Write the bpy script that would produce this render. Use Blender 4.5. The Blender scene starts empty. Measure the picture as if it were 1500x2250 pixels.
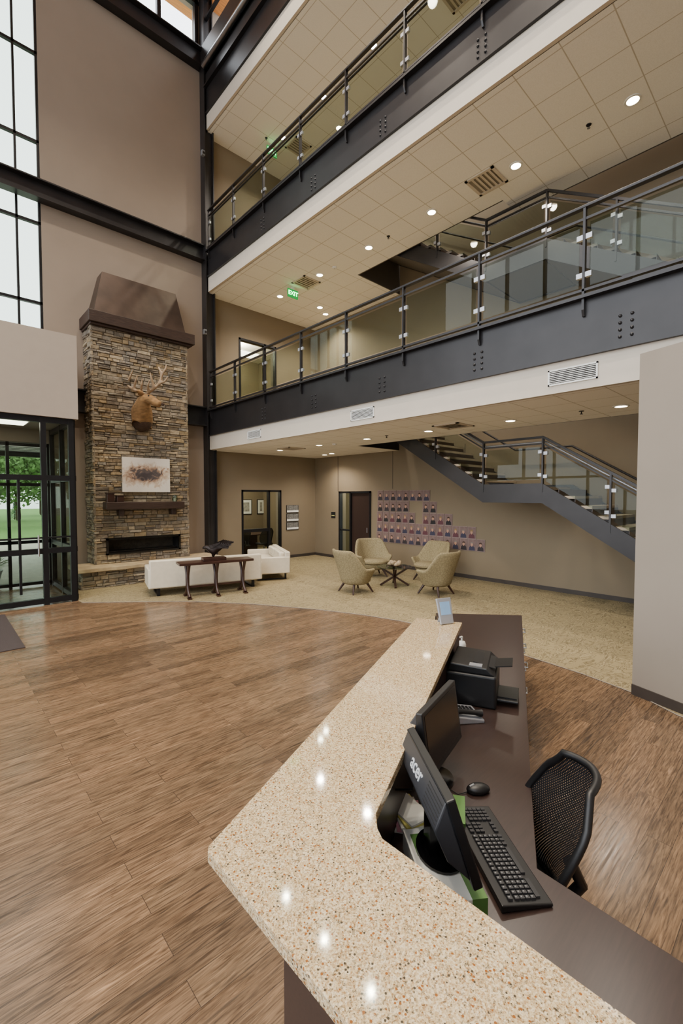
import bpy, bmesh, math, random
from mathutils import Vector, Matrix
random.seed(7)
scn=bpy.context.scene; COL=scn.collection
rad=math.radians
# ------------------------------------------------------------------ camera model
HC=2.1; FP=980.0; TH=rad(47.25); PT=rad(2.1)
CAM=Vector((0,0,HC))
FW=Vector((math.cos(TH)*math.cos(PT),math.sin(TH)*math.cos(PT),-math.sin(PT)))
RT=Vector((math.sin(TH),-math.cos(TH),0)); UP=RT.cross(FW)
F2=Vector((math.cos(TH),math.sin(TH),0))
def ray(px,py): return FW+RT*((px-750)/FP)-UP*((py-1125)/FP)
def onz(px,py,z=0): d=ray(px,py); return CAM+d*((z-HC)/d.z)
def onx(px,py,x): d=ray(px,py); return CAM+d*(x/d.x)
def ony(px,py,y): d=ray(px,py); return CAM+d*(y/d.y)
def W(D,l,z=0): v=F2*D+RT*l; return Vector((v.x,v.y,z))
cd=bpy.data.cameras.new('camera'); cam=bpy.data.objects.new('camera',cd); COL.objects.link(cam)
cam.location=CAM; cam.rotation_euler=FW.to_track_quat('-Z','Y').to_euler()
cd.sensor_width=36; cd.lens=FP/2250*36; cd.clip_end=500; scn.camera=cam
# ------------------------------------------------------------------ materials
def L(c):
    return tuple(((v/255)/12.92 if v/255<=0.04045 else ((v/255+0.055)/1.055)**2.4) for v in c)+(1,)
def newmat(n):
    m=bpy.data.materials.new(n); m.use_nodes=True; nt=m.node_tree
    return m,nt,nt.nodes['Principled BSDF']
def coords(nt,scale=(1,1,1),rot=(0,0,0)):
    tc=nt.nodes.new('ShaderNodeTexCoord'); mp=nt.nodes.new('ShaderNodeMapping')
    mp.inputs['Scale'].default_value=scale; mp.inputs['Rotation'].default_value=rot
    nt.links.new(tc.outputs['Object'],mp.inputs['Vector']); return mp.outputs['Vector']
def noise(nt,vec,scale,detail=3,dist=0):
    n=nt.nodes.new('ShaderNodeTexNoise'); n.inputs['Scale'].default_value=scale
    n.inputs['Detail'].default_value=detail; n.inputs['Distortion'].default_value=dist
    nt.links.new(vec,n.inputs['Vector']); return n
def ramp(nt,fac,stops,const=False):
    r=nt.nodes.new('ShaderNodeValToRGB'); cr=r.color_ramp
    if const: cr.interpolation='CONSTANT'
    while len(cr.elements)<len(stops): cr.elements.new(0.5)
    for e,(p,c) in zip(cr.elements,stops): e.position=p; e.color=c
    nt.links.new(fac,r.inputs['Fac']); return r.outputs['Color']
def mixc(nt,a,b,fac,mode='MIX'):
    m=nt.nodes.new('ShaderNodeMix'); m.data_type='RGBA'; m.blend_type=mode
    for s,v in ((6,a),(7,b),(0,fac)):
        if hasattr(v,'is_linked'): nt.links.new(v,m.inputs[s])
        else: m.inputs[s].default_value=v
    return m.outputs[2]
def mth(nt,op,a,b=None,c=None):
    m=nt.nodes.new('ShaderNodeMath'); m.operation=op
    for i,v in enumerate((a,b,c)):
        if v is None: continue
        if hasattr(v,'is_linked'): nt.links.new(v,m.inputs[i])
        else: m.inputs[i].default_value=v
    return m.outputs[0]
def bump(nt,bs,h,st=.3,d=.02):
    b=nt.nodes.new('ShaderNodeBump'); b.inputs['Strength'].default_value=st; b.inputs['Distance'].default_value=d
    nt.links.new(h,b.inputs['Height']); nt.links.new(b.outputs['Normal'],bs.inputs['Normal'])
def M(name,rgb,rough=.6,metal=0,var=.12,scale=6,bmp=0,stretch=(1,1,1),emit=None,es=0):
    m,nt,b=newmat(name); c=L(rgb)
    v=coords(nt,stretch); n=noise(nt,v,scale,4)
    d=tuple(x*(1-var) for x in c[:3])+(1,); l=tuple(min(1,x*(1+var)) for x in c[:3])+(1,)
    nt.links.new(ramp(nt,n.outputs['Fac'],[(.3,d),(.7,l)]),b.inputs['Base Color'])
    b.inputs['Roughness'].default_value=rough; b.inputs['Metallic'].default_value=metal
    if bmp: bump(nt,b,n.outputs['Fac'],bmp)
    if emit: b.inputs['Emission Color'].default_value=L(emit); b.inputs['Emission Strength'].default_value=es
    return m
taupe=M('taupe_paint',(142,127,112),.75,var=.03,scale=2)
olive=M('taupe_paint_warm_lit',(126,112,90),.75,var=.03,scale=2)  # same taupe paint, warm lamplight and lower light put into its colour
cream=M('cream_drywall',(202,191,175),.7,var=.02)
bulk=M('light_taupe_paint',(162,149,136),.75,var=.02)
greyp=M('grey_paint',(144,133,120),.75,var=.03,scale=2)
steel=M('dark_bronze_steel',(44,42,43),.36,.35,var=.15,scale=3)
pan=M('grey_stair_pan',(84,79,75),.6,0,var=.05)
frame=M('black_aluminium',(28,28,31),.4,.4)
black=M('black_plastic',(20,20,22),.42,0,var=.08,scale=30)
blackg=M('gloss_black',(9,9,11),.15)
keym=M('key_plastic',(34,35,39),.4)
darkgrey=M('charcoal_plastic',(48,49,53),.38)
logom=M('logo_grey',(186,188,192),.4)
grey=M('grey_plastic',(120,122,125),.4)
silver=M('silver_plastic',(176,178,184),.3,.5)
chrome=M('brushed_metal',(190,190,190),.3,1)
white=M('white_plastic',(228,228,224),.5,var=.03)
whitel=M('white_leather',(213,202,181),.4,var=.04,scale=12,bmp=.08)
dkwood=M('dark_walnut',(56,34,26),.3,var=.3,scale=3,stretch=(2,18,18),bmp=.05)
mantel=M('mantel_timber',(52,36,29),.5,var=.3,scale=3,stretch=(2,14,14),bmp=.2)
copper=M('aged_bronze_sheet',(68,54,46),.38,.5,var=.3,scale=2.0)
desk_m=M('espresso_laminate',(50,37,33),.28,var=.15,scale=3,stretch=(3,40,40))
fur=M('elk_fur',(142,108,68),.9,var=.3,scale=9,bmp=.4,stretch=(1,1,3))
antm=M('antler_bone',(158,132,102),.6,var=.25,scale=14,bmp=.2)
hoof=M('dark_fur',(66,47,33),.9,var=.35,scale=14,bmp=.4,stretch=(1,1,3))
bronze=M('dark_bronze',(40,30,26),.35,.6,var=.3,scale=15,bmp=.3)
slab=M('hearth_sandstone',(172,152,120),.8,var=.22,scale=5,bmp=.3)
rubber=M('baseboard_vinyl',(58,50,44),.6)
matm=M('entrance_mat',(52,42,40),.95,var=.25,scale=120,bmp=.4)
concrete=M('driveway_concrete',(196,192,185),.9)
grass=M('lawn_grass',(112,146,78),.95,var=.3,scale=8)
gravel=M('landscape_gravel',(190,180,168),.95,var=.4,scale=40,bmp=.5)
leaf=M('tree_leaves',(98,130,72),.8,var=.45,scale=2)
pine=M('spruce_needles',(130,160,140),.8,var=.4,scale=20)
bark=M('tree_bark',(80,66,54),.9)
rice=M('paper_white',(226,226,218),.8,var=.02)
green=M('green_carton',(80,122,58),.6,var=.05)
pinkp=M('pink_paper',(226,160,176),.7)
yelp=M('yellow_paper',(226,214,120),.7)
purple=M('purple_label',(120,80,160),.5)
void_shade=M('dark_void',(20,18,17),.8)  # near-black for the firebox lining and for painted-in darkness of gaps and slots
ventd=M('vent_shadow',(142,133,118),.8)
emb=M('black_fire_media',(16,15,15),.3,var=.4,scale=40)
roofwood=M('cedar_soffit',(206,134,70),.6,var=.2,scale=3,stretch=(1,14,1))
exitm=M('exit_green',(10,90,40),.5,emit=(20,190,80),es=.7)
exitl=M('exit_letters',(190,255,200),.5,emit=(120,255,150),es=9)
lampm=M('lamp_lens',(255,240,215),.5,emit=(255,236,205),es=28)
panelm=M('light_panel',(255,250,240),.5,emit=(255,244,225),es=9)
sheet1=M('blue_screen',(120,150,180),.3,emit=(120,150,180),es=.5)
def glass_mat(n,tint,k,base=.04):
    m=bpy.data.materials.new(n); m.use_nodes=True; nt=m.node_tree; nt.nodes.clear()
    o=nt.nodes.new('ShaderNodeOutputMaterial'); t=nt.nodes.new('ShaderNodeBsdfTransparent'); g=nt.nodes.new('ShaderNodeBsdfGlossy')
    t.inputs[0].default_value=L(tint); g.inputs['Roughness'].default_value=.01
    lw=nt.nodes.new('ShaderNodeLayerWeight'); lw.inputs['Blend'].default_value=.5
    f=mth(nt,'MULTIPLY_ADD',mth(nt,'POWER',lw.outputs['Facing'],4.0),k,base)
    mx=nt.nodes.new('ShaderNodeMixShader'); nt.links.new(f,mx.inputs[0])
    nt.links.new(t.outputs[0],mx.inputs[1]); nt.links.new(g.outputs[0],mx.inputs[2]); nt.links.new(mx.outputs[0],o.inputs[0]); return m
glass=glass_mat('clear_glass',(228,233,227),.14,.014)
glassd=glass_mat('table_glass',(200,214,206),.5,.08)
# wood floor
def floor_mat():
    m,nt,b=newmat('vinyl_plank'); v=coords(nt,(1,1,1))
    br=nt.nodes.new('ShaderNodeTexBrick'); br.offset=.37; br.offset_frequency=2
    for k,x in (('Scale',1),('Mortar Size',.0014),('Mortar Smooth',.2),('Bias',0),('Brick Width',1.22),('Row Height',.14)): br.inputs[k].default_value=x
    br.inputs['Color1'].default_value=(0,0,0,1); br.inputs['Color2'].default_value=(1,1,1,1); br.inputs['Mortar'].default_value=(.5,.5,.5,1)
    nt.links.new(v,br.inputs['Vector'])
    sc=nt.nodes.new('ShaderNodeVectorMath'); sc.operation='MULTIPLY_ADD'
    nt.links.new(br.outputs['Color'],sc.inputs[0]); sc.inputs[1].default_value=(9,5,3); nt.links.new(v,sc.inputs[2])
    mp=nt.nodes.new('ShaderNodeMapping'); mp.inputs['Scale'].default_value=(1.6,22,1); nt.links.new(sc.outputs[0],mp.inputs['Vector'])
    n=noise(nt,mp.outputs[0],1.2,7,1.8); n2=noise(nt,mp.outputs[0],4.5,6,.6)
    base=ramp(nt,br.outputs['Color'],[(0,L((100,79,59))),(.35,L((127,101,76))),(.7,L((112,90,68))),(1,L((88,70,53)))])
    g=ramp(nt,n.outputs['Fac'],[(.26,(.30,.28,.26,1)),(.40,(.76,.74,.72,1)),(.50,(1.06,1.06,1.06,1)),(.58,(.70,.68,.67,1)),(.68,(1.28,1.28,1.28,1)),(.78,(1.8,1.85,1.9,1))])
    c=mixc(nt,base,g,1.0,'MULTIPLY'); g2=ramp(nt,n2.outputs['Fac'],[(.36,(.50,.48,.47,1)),(.5,(1,1,1,1)),(.66,(1.42,1.42,1.42,1))])
    c=mixc(nt,c,g2,.9,'MULTIPLY'); c=mixc(nt,c,L((50,38,29)),br.outputs['Fac'])
    nt.links.new(c,b.inputs['Base Color'])
    nt.links.new(ramp(nt,n.outputs['Fac'],[(.3,(.30,.30,.30,1)),(.7,(.19,.19,.19,1))]),b.inputs['Roughness'])
    bump(nt,b,n2.outputs['Fac'],.06,.004); return m
def carpet_mat():
    m,nt,b=newmat('patterned_carpet'); v=coords(nt,(1,2.2,1),(0,0,rad(40)))
    n=noise(nt,v,2.2,4,2.5); n2=noise(nt,coords(nt),160,2)
    A=L((146,131,96)); B=L((98,84,55))
    w=ramp(nt,n.outputs['Fac'],[(.44,A),(.48,B),(.50,A),(.55,L((156,141,106))),(.60,B),(.62,A)])
    g=ramp(nt,n2.outputs['Fac'],[(.3,(.72,.72,.72,1)),(.7,(1.1,1.1,1.1,1))])
    nt.links.new(mixc(nt,w,g,1,'MULTIPLY'),b.inputs['Base Color']); b.inputs['Roughness'].default_value=.95
    bump(nt,b,n2.outputs['Fac'],.3,.01); return m
def granite_mat():
    m,nt,b=newmat('speckled_quartz'); v=coords(nt)
    def vor(s):
        t=nt.nodes.new('ShaderNodeTexVoronoi'); t.inputs['Scale'].default_value=s; nt.links.new(v,t.inputs['Vector'])
        sp=nt.nodes.new('ShaderNodeSeparateColor'); nt.links.new(t.outputs['Color'],sp.inputs[0]); return sp.outputs[0],t
    a,_=vor(235); c,_=vor(460); d,t=vor(140)
    base=ramp(nt,a,[(0,L((202,178,138))),(.30,L((226,210,178))),(.55,L((180,150,108))),(.78,L((144,104,62))),(.90,L((78,68,54)))],True)
    fine=ramp(nt,c,[(0,L((214,194,156))),(.5,L((190,162,120))),(.80,L((146,114,76))),(.90,L((68,58,46)))],True)
    col=mixc(nt,base,fine,.48)
    mm=mth(nt,'MULTIPLY',mth(nt,'LESS_THAN',d,.09),mth(nt,'LESS_THAN',t.outputs['Distance'],.42))
    col=mixc(nt,col,L((142,90,46)),mm)
    m3=mth(nt,'MULTIPLY',mth(nt,'GREATER_THAN',d,.92),mth(nt,'LESS_THAN',t.outputs['Distance'],.36))
    col=mixc(nt,col,L((74,66,54)),m3)
    nt.links.new(col,b.inputs['Base Color']); b.inputs['Roughness'].default_value=.055; return m
def tile_mat():
    m,nt,b=newmat('acoustic_tile'); v=coords(nt)
    br=nt.nodes.new('ShaderNodeTexBrick'); br.offset=0
    for k,x in (('Scale',1),('Mortar Size',.008),('Mortar Smooth',.3),('Brick Width',.61),('Row Height',.61)): br.inputs[k].default_value=x
    nt.links.new(v,br.inputs['Vector'])
    n=noise(nt,v,90,2)
    t=ramp(nt,n.outputs['Fac'],[(.3,L((236,233,226))),(.6,L((244,241,235)))])
    nt.links.new(mixc(nt,t,L((194,186,172)),br.outputs['Fac']),b.inputs['Base Color'])
    b.inputs['Roughness'].default_value=.9; bump(nt,b,br.outputs['Fac'],.3,.012); return m
def stone_mat():
    m,nt,b=newmat('ledge_stone'); a=nt.nodes.new('ShaderNodeVertexColor'); a.layer_name='Col'
    v=coords(nt); n=noise(nt,v,12,7,.6)
    g=ramp(nt,n.outputs['Fac'],[(.28,(.62,.60,.58,1)),(.5,(1,1,1,1)),(.72,(1.22,1.2,1.17,1))])
    nt.links.new(mixc(nt,a.outputs['Color'],g,1,'MULTIPLY'),b.inputs['Base Color'])
    b.inputs['Roughness'].default_value=.85; bump(nt,b,n.outputs['Fac'],.8,.035); return m
def fabric_mat():
    m,nt,b=newmat('olive_patterned_fabric'); v=coords(nt)
    w=nt.nodes.new('ShaderNodeTexVoronoi'); w.feature='DISTANCE_TO_EDGE'; w.inputs['Scale'].default_value=19; nt.links.new(v,w.inputs['Vector'])
    nt.links.new(ramp(nt,w.outputs['Distance'],[(0,L((124,111,80))),(.06,L((128,115,83))),(.10,L((143,129,96)))]),b.inputs['Base Color'])
    b.inputs['Roughness'].default_value=.85; return m
def mesh_mat():
    m,nt,b=newmat('chair_mesh'); v=coords(nt,(1,1,1))
    b.inputs['Base Color'].default_value=(.010,.010,.012,1); b.inputs['Roughness'].default_value=.4
    sp=nt.nodes.new('ShaderNodeSeparateXYZ'); nt.links.new(v,sp.inputs[0])
    sx=mth(nt,'SINE',mth(nt,'MULTIPLY',sp.outputs[0],560.0)); sz=mth(nt,'SINE',mth(nt,'MULTIPLY',sp.outputs[2],400.0))
    h=mth(nt,'GREATER_THAN',mth(nt,'MULTIPLY',sx,sz),.66)
    nt.links.new(mth(nt,'SUBTRACT',1.0,h),b.inputs['Alpha']); return m
def painting_mat():
    m,nt,b=newmat('splashed_ink_painting'); v=coords(nt)
    tc=nt.nodes.new('ShaderNodeTexCoord'); mp=nt.nodes.new('ShaderNodeMapping'); mp.inputs['Location'].default_value=(-.5,0,-.5)
    nt.links.new(tc.outputs['Generated'],mp.inputs['Vector'])
    n=noise(nt,v,5,7,1.8); ln=nt.nodes.new('ShaderNodeVectorMath'); ln.operation='LENGTH'
    mp2=nt.nodes.new('ShaderNodeMapping'); mp2.inputs['Rotation'].default_value=(0,rad(25),0); mp2.inputs['Scale'].default_value=(1.0,0,1.8); nt.links.new(mp.outputs[0],mp2.inputs[0]); nt.links.new(mp2.outputs[0],ln.inputs[0])
    f=mth(nt,'MULTIPLY_ADD',n.outputs['Fac'],-1.0,ln.outputs['Value']); f=mth(nt,'ADD',f,.36)
    nt.links.new(ramp(nt,f,[(0,L((66,58,60))),(.12,L((90,80,78))),(.2,L((150,120,100))),(.34,L((192,172,152))),(.5,L((214,206,196)))]),b.inputs['Base Color'])
    b.inputs['Roughness'].default_value=.6; return m
floorm=floor_mat(); carpetm=carpet_mat(); granite=granite_mat(); tile=tile_mat(); stonem=stone_mat(); fabric=fabric_mat(); meshm=mesh_mat(); paintm=painting_mat()
# ------------------------------------------------------------------ mesh builder
class MB:
    def __init__(s): s.v=[];s.f=[];s.mi=[];s.c=[];s.T=None
    def add(s,vs,fs,m=0,c=None):
        o=len(s.v)
        for p in vs:
            p=Vector(p)
            if s.T is not None: p=s.T@p
            s.v.append(p)
        for f in fs: s.f.append([o+i for i in f]); s.mi.append(m); s.c.append(c)
        return s
    def box(s,x0,x1,y0,y1,z0,z1,m=0,c=None):
        return s.add([(x,y,z) for z in (z0,z1) for y in (y0,y1) for x in (x0,x1)],[(0,1,3,2),(4,6,7,5),(0,4,5,1),(2,3,7,6),(0,2,6,4),(1,5,7,3)],m,c)
    def extr(s,poly,vec,m=0):
        n=len(poly); vec=Vector(vec); p=[Vector(q) for q in poly]
        return s.add(p+[q+vec for q in p],[list(range(n)),[n+i for i in reversed(range(n))]]+[(i,(i+1)%n,n+(i+1)%n,n+i) for i in range(n)],m)
    def bar(s,a,b,w,h,m=0):
        a=Vector(a);b=Vector(b);d=(b-a).normalized(); r=d.cross(Vector((0,0,1)))
        if r.length<1e-4: r=Vector((1,0,0))
        r.normalize(); u=r.cross(d); r*=w/2; u*=h/2
        return s.extr([a-r-u,a+r-u,a+r+u,a-r+u],b-a,m)
    def tube(s,pts,r,n=8,m=0):
        pts=[Vector(p) for p in pts]; k=len(pts); rs=r if isinstance(r,(list,tuple)) else [r]*k; vs=[]; ref=None
        for i,p in enumerate(pts):
            d=(pts[min(i+1,k-1)]-pts[max(i-1,0)]).normalized()
            if ref is None: ref=Vector((0,0,1)) if abs(d.z)<.9 else Vector((1,0,0))
            a=d.cross(ref).normalized(); b=a.cross(d).normalized(); ref=b
            for j in range(n):
                t=2*math.pi*j/n; vs.append(p+(a*math.cos(t)+b*math.sin(t))*rs[i])
        fs=[(i*n+j,i*n+(j+1)%n,(i+1)*n+(j+1)%n,(i+1)*n+j) for i in range(k-1) for j in range(n)]
        fs+= [list(range(n)),[(k-1)*n+j for j in range(n)]]
        return s.add(vs,fs,m)
    def lathe(s,prof,c=(0,0,0),n=20,m=0,cap=True):
        c=Vector(c); vs=[];fs=[]
        for r,z in prof:
            for j in range(n): t=2*math.pi*j/n; vs.append(c+Vector((r*math.cos(t),r*math.sin(t),z)))
        for i in range(len(prof)-1):
            for j in range(n): fs.append((i*n+j,i*n+(j+1)%n,(i+1)*n+(j+1)%n,(i+1)*n+j))
        if cap: fs+=[list(range(n)),[(len(prof)-1)*n+j for j in range(n)]]
        return s.add(vs,fs,m)
    def ball(s,c,r,n=12,m=0):
        if not isinstance(r,(list,tuple)): r=(r,r,r)
        k=n//2; c=Vector(c); vs=[];fs=[]
        for i in range(k+1):
            a=math.pi*i/k
            for j in range(n): t=2*math.pi*j/n; sa=max(math.sin(a),.02); vs.append(c+Vector((r[0]*sa*math.cos(t),r[1]*sa*math.sin(t),r[2]*math.cos(a))))
        for i in range(k):
            for j in range(n): fs.append((i*n+j,i*n+(j+1)%n,(i+1)*n+(j+1)%n,(i+1)*n+j))
        fs+=[list(range(n)),[k*n+j for j in range(n)]]
        return s.add(vs,fs,m)
    def build(s,name,mat,parent=None,bevel=0,seg=2,smooth=False,sub=0,solid=0):
        me=bpy.data.meshes.new(name); vs=s.v
        if parent is not None:
            I=rootM(parent).inverted(); vs=[I@p for p in vs]
        me.from_pydata([tuple(p) for p in vs],[],s.f)
        mats=mat if isinstance(mat,(list,tuple)) else [mat]
        for q in mats: me.materials.append(q)
        for p,i in zip(me.polygons,s.mi): p.material_index=i
        bm=bmesh.new(); bm.from_mesh(me)
        if not solid: bmesh.ops.recalc_face_normals(bm,faces=bm.faces)
        bm.to_mesh(me); bm.free()
        if any(c is not None for c in s.c):
            at=me.color_attributes.new('Col','FLOAT_COLOR','CORNER')
            for p,c in zip(me.polygons,s.c):
                for li in p.loop_indices: at.data[li].color=c or (.1,.1,.1,1)
        if smooth:
            me.shade_smooth(); me.set_sharp_from_angle(angle=rad(50))
        o=bpy.data.objects.new(name,me); COL.objects.link(o)
        if parent is not None: o.parent=parent
        if solid: md=o.modifiers.new('solid','SOLIDIFY'); md.thickness=solid; md.offset=0
        if bevel: md=o.modifiers.new('bevel','BEVEL'); md.width=bevel; md.segments=seg; md.limit_method='ANGLE'; md.angle_limit=rad(40)
        if sub: md=o.modifiers.new('sub','SUBSURF'); md.levels=sub; md.render_levels=sub
        return o
def rootM(o):
    m=o.matrix_basis.copy()
    while o.parent: o=o.parent; m=o.matrix_basis@m
    return m
def thing(name,label,cat,loc=(0,0,0),rz=0,group=None):
    o=bpy.data.objects.new(name,None); COL.objects.link(o); o.empty_display_size=.1
    o.matrix_basis=Matrix.Translation(Vector(loc))@Matrix.Rotation(rz,4,'Z')
    return tag(o,label,cat,group)
def tag(o,label,cat,group=None):
    o['label']=label; o['category']=cat
    if group: o['group']=group
    return o
def struct(o): o['kind']='structure'; return o
def dup(root,loc,rz,label=None,group=None):
    r=root.copy(); COL.objects.link(r); r.matrix_basis=Matrix.Translation(Vector(loc))@Matrix.Rotation(rz,4,'Z')
    if label: r['label']=label
    if group: r['group']=group
    for ch in list(root.children):
        c=ch.copy(); COL.objects.link(c); c.parent=r
        for g in list(ch.children):
            d=g.copy(); COL.objects.link(d); d.parent=c
    return r
def place(o,loc,rz): o.matrix_basis=Matrix.Translation(Vector(loc))@Matrix.Rotation(rz,4,'Z')
def text(name,s,size,mat,Mw,parent,ext=.001):
    cu=bpy.data.curves.new(name,'FONT'); cu.body=s; cu.size=size; cu.align_x='CENTER'; cu.align_y='CENTER'; cu.extrude=ext; cu.offset=size*.012
    t=bpy.data.objects.new(name,cu); COL.objects.link(t)
    dg=bpy.context.evaluated_depsgraph_get(); me=bpy.data.meshes.new_from_object(t.evaluated_get(dg))
    bpy.data.objects.remove(t); me.materials.clear(); me.materials.append(mat)
    o=bpy.data.objects.new(name,me); COL.objects.link(o); o.parent=parent
    me.transform(rootM(parent).inverted()@Mw); return o
def skin(name,mat,chains,parent,sub=2):
    me=bpy.data.meshes.new(name); vs=[];es=[];rs=[]
    I=rootM(parent).inverted() if parent else Matrix()
    for ch in chains:
        prev=None
        if isinstance(ch[0],int): prev=ch[0]; ch=ch[1:]
        for co,r in ch:
            vs.append(I@Vector(co)); rs.append(r)
            if prev is not None: es.append((prev,len(vs)-1))
            prev=len(vs)-1
    me.from_pydata([tuple(v) for v in vs],es,[]); me.materials.append(mat)
    o=bpy.data.objects.new(name,me); COL.objects.link(o)
    if parent: o.parent=parent
    md=o.modifiers.new('skin','SKIN'); md.use_smooth_shade=True
    if not me.skin_vertices: me.skin_vertices.new(name='')
    for i,r in enumerate(rs):
        sv=me.skin_vertices[0].data[i]; sv.radius=(r,r) if not isinstance(r,tuple) else r; sv.use_root=(i==0)
    md=o.modifiers.new('sub','SUBSURF'); md.levels=sub; md.render_levels=sub
    return o
# ------------------------------------------------------------------ constants
WY=12.2; WX=10.0; BX=5.93
S1,B1,T1=3.41,3.80,4.52
S2,B2,T2=7.84,8.23,8.95
S3,B3,T3=12.28,12.67,13.40
def wall_holes(axis,c0,c1,u0,u1,z0,z1,holes,name,mat):
    us=sorted({u0,u1}|{h[0] for h in holes}|{h[1] for h in holes}); zs=sorted({z0,z1}|{h[2] for h in holes}|{h[3] for h in holes}); b=MB()
    for a,bb in zip(us,us[1:]):
        if a<u0 or bb>u1: continue
        for c,d in zip(zs,zs[1:]):
            if any(h[0]<=a and bb<=h[1] and h[2]<=c and d<=h[3] for h in holes): continue
            if axis=='Y': b.box(a,bb,c0,c1,c,d)
            else: b.box(c0,c1,a,bb,c,d)
    return struct(b.build(name,mat))
# floors
struct(MB().box(-6,10.3,-4.8,12.5,-.12,0).build('floor',floorm))
arc=[(163,1327),(300,1323),(430,1322),(560,1328),(700,1340),(800,1352),(880,1365),(1000,1392),(1150,1440),(1280,1482),(1395,1525)]
pts=[onz(x,y,0) for x,y in arc]; poly=[(2.15,WY)]+[(p.x,p.y) for p in pts]+[(5.2,.9),(5.0,0.2),(WX,.2),(WX,WY)]
poly[1]=(2.15,poly[1][1])
struct(MB().extr([(x,y,.001) for x,y in poly],(0,0,.006)).build('floor_carpet',carpetm))
b=MB(); cp=[Vector((x,y,.006)) for x,y in poly[1:-2]]; b.tube(cp,.005,6); struct(b.build('trim_1',greyp))
tag(MB().box(-1.2,.93,7.43,9.75,.001,.012).build('entrance_mat',matm,bevel=.004),'dark brown rectangular walk-off mat on the wood floor before the entrance','floor mat')
# walls
WR=2.02
wl=wall_holes('Y',WY,WY+.3,-6,WX+.3,0,15.9,[(-.3,WR,5.83,14.0),(-2.5,2.12,0,3.3),(7.07,8.55,0,2.28),(7.02,8.38,T1,6.9),(2.6,5.8,14.5,15.8),(-6,-.3,14.5,15.8)],'wall_left',taupe)
wb=wall_holes('X',WX,WX+.3,-4.8,WY,0,14,[(9.47,10.93,0,2.24)],'wall_back',olive)
b=MB()
for (x0,x1,z0,z1) in ((6.1,7.07,0,S1),(8.55,WX,0,S1),(7.07,8.55,2.28,S1),(6.1,7.02,T1,S2),(8.38,WX,T1,S2),(7.02,8.38,6.9,S2),(6.1,WX,T2,S3)): b.box(x0,x1,WY-.012,WY,z0,z1)
struct(b.build('wall_alcove',olive))  # thin skin over the left wall, carries the warm-lit taupe colour
struct(MB().box(-6,WX+.3,-5.1,-4.8,0,15.9).build('wall_rear',bulk))
w0=Vector((5.42,1.33,0)); wd=Vector((-.15,-.42,0)).normalized(); wn=Vector((-wd.y,wd.x,0))*-1
if wn.x<0: wn=-wn
b=MB(); e=w0+wd*4.5; b.extr([w0,e,e+wn*.22,w0+wn*.22],(0,0,3.56)); struct(b.build('wall_right',greyp))
b=MB(); q=-wn*.012; b.extr([w0+q,e+q,e,w0],(0,0,.11)); struct(b.build('baseboard_right',rubber))
b=MB(); b.box(WX-.012,WX,-1,9.44,.0,.1); b.box(WX-.012,WX,10.98,WY,0,.1); struct(b.build('baseboard_back',rubber))
b=MB(); b.box(6.1,7.02,WY-.025,WY-.012,0,.1); b.box(8.6,WX,WY-.025,WY-.012,0,.1); struct(b.build('baseboard_left',rubber))
b=MB(); b.box(WX-.004,WX,10.98,11.0,2.24,S1); b.box(WX-.004,WX,8.6,8.615,2.3,S1); b.box(WX-.004,WX,6.2,6.215,2.3,S1); struct(b.build('trim_2',rubber))
# ceilings / slabs
def plates(regs,z0,z1,name,mat):
    b=MB()
    for x0,x1,y0,y1 in regs: b.box(x0,x1,y0,y1,z0,z1)
    return struct(b.build(name,mat))
Y0=-4.8
r1=[(5.99,8.33,Y0,WY),(8.33,WX,8.4,WY),(8.33,WX,Y0,-.3)]
r2=r1+[(8.33,8.9,-.3,4.4)]
plates(r1,S1,S1+.03,'ceiling_lower',tile); plates(r1,T1-.12,T1,'floor_second',carpetm)
plates(r2,S2,S2+.03,'ceiling_middle',tile); plates(r2,T2-.12,T2,'floor_third',carpetm)
plates([(5.99,WX,Y0,WY)],S3,S3+.03,'ceiling_upper',tile)
b=MB(); b.box(8.33,8.36,-.3,8.4,S1,T1); b.box(8.36,WX,8.37,8.4,S1,T1); struct(b.build('trim_3',steel))
b=MB(); b.box(8.9,8.93,-.3,4.4,S2,T2); b.box(8.33,8.36,4.4,8.4,S2,T2); b.box(8.36,WX,8.37,8.4,S2,T2); struct(b.build('trim_4',pan))
struct(MB().box(-6.3,6.5,-5.1,12.85,15.9,16.1).build('ceiling',roofwood))
struct(MB().box(5.93,10.3,-4.8,12.5,14.3,14.4).build('ceiling_roof',concrete))
for i,(s,t) in enumerate(((S1,B1),(S2,B2),(S3,B3))):
    struct(MB().box(BX,BX+.07,Y0,WY-.25,s,t).build('trim_%d'%(5+i),cream))
# beams
def rivets(b,y,z0,z1):
    for k in range(4):
        for dy in (-.06,.06):
            z=z0+(z1-z0)*(k+.5)/4; b.append((y+dy,z))
for i,(B,T) in enumerate(((B1,T1),(B2,T2),(B3,T3))):
    r=thing('steel_beam',['dark steel edge beam of the lowest balcony with clusters of rivets','dark steel edge beam of the middle balcony with clusters of rivets','dark steel beam along the topmost ceiling edge'][i],'beam',(BX,6,B))
    b=MB(); b.box(BX+.0,BX+.05,Y0,WY-.25,B,T); b.build('web',steel,r)
    MB().box(BX-.09,BX+.1,Y0,WY-.25,T-.035,T+.005).build('top_flange',steel,r)
    MB().box(BX-.05,BX,Y0,WY-.25,B,B+.03).build('bottom_flange',steel,r)
    if i<2:
        for y in (1.6,3.48,5.36,7.26,9.15):
            l=[]; rivets(l,y,B+.1,B+.42)
            for yy,zz in l:
                rb=MB(); rb.T=Matrix.Translation((BX,yy,zz))@Matrix.Rotation(rad(-90),4,'Y'); rb.lathe([(.02,0),(.018,.012),(.007,.02)],n=8); rb.build('rivet',steel,r)
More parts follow.
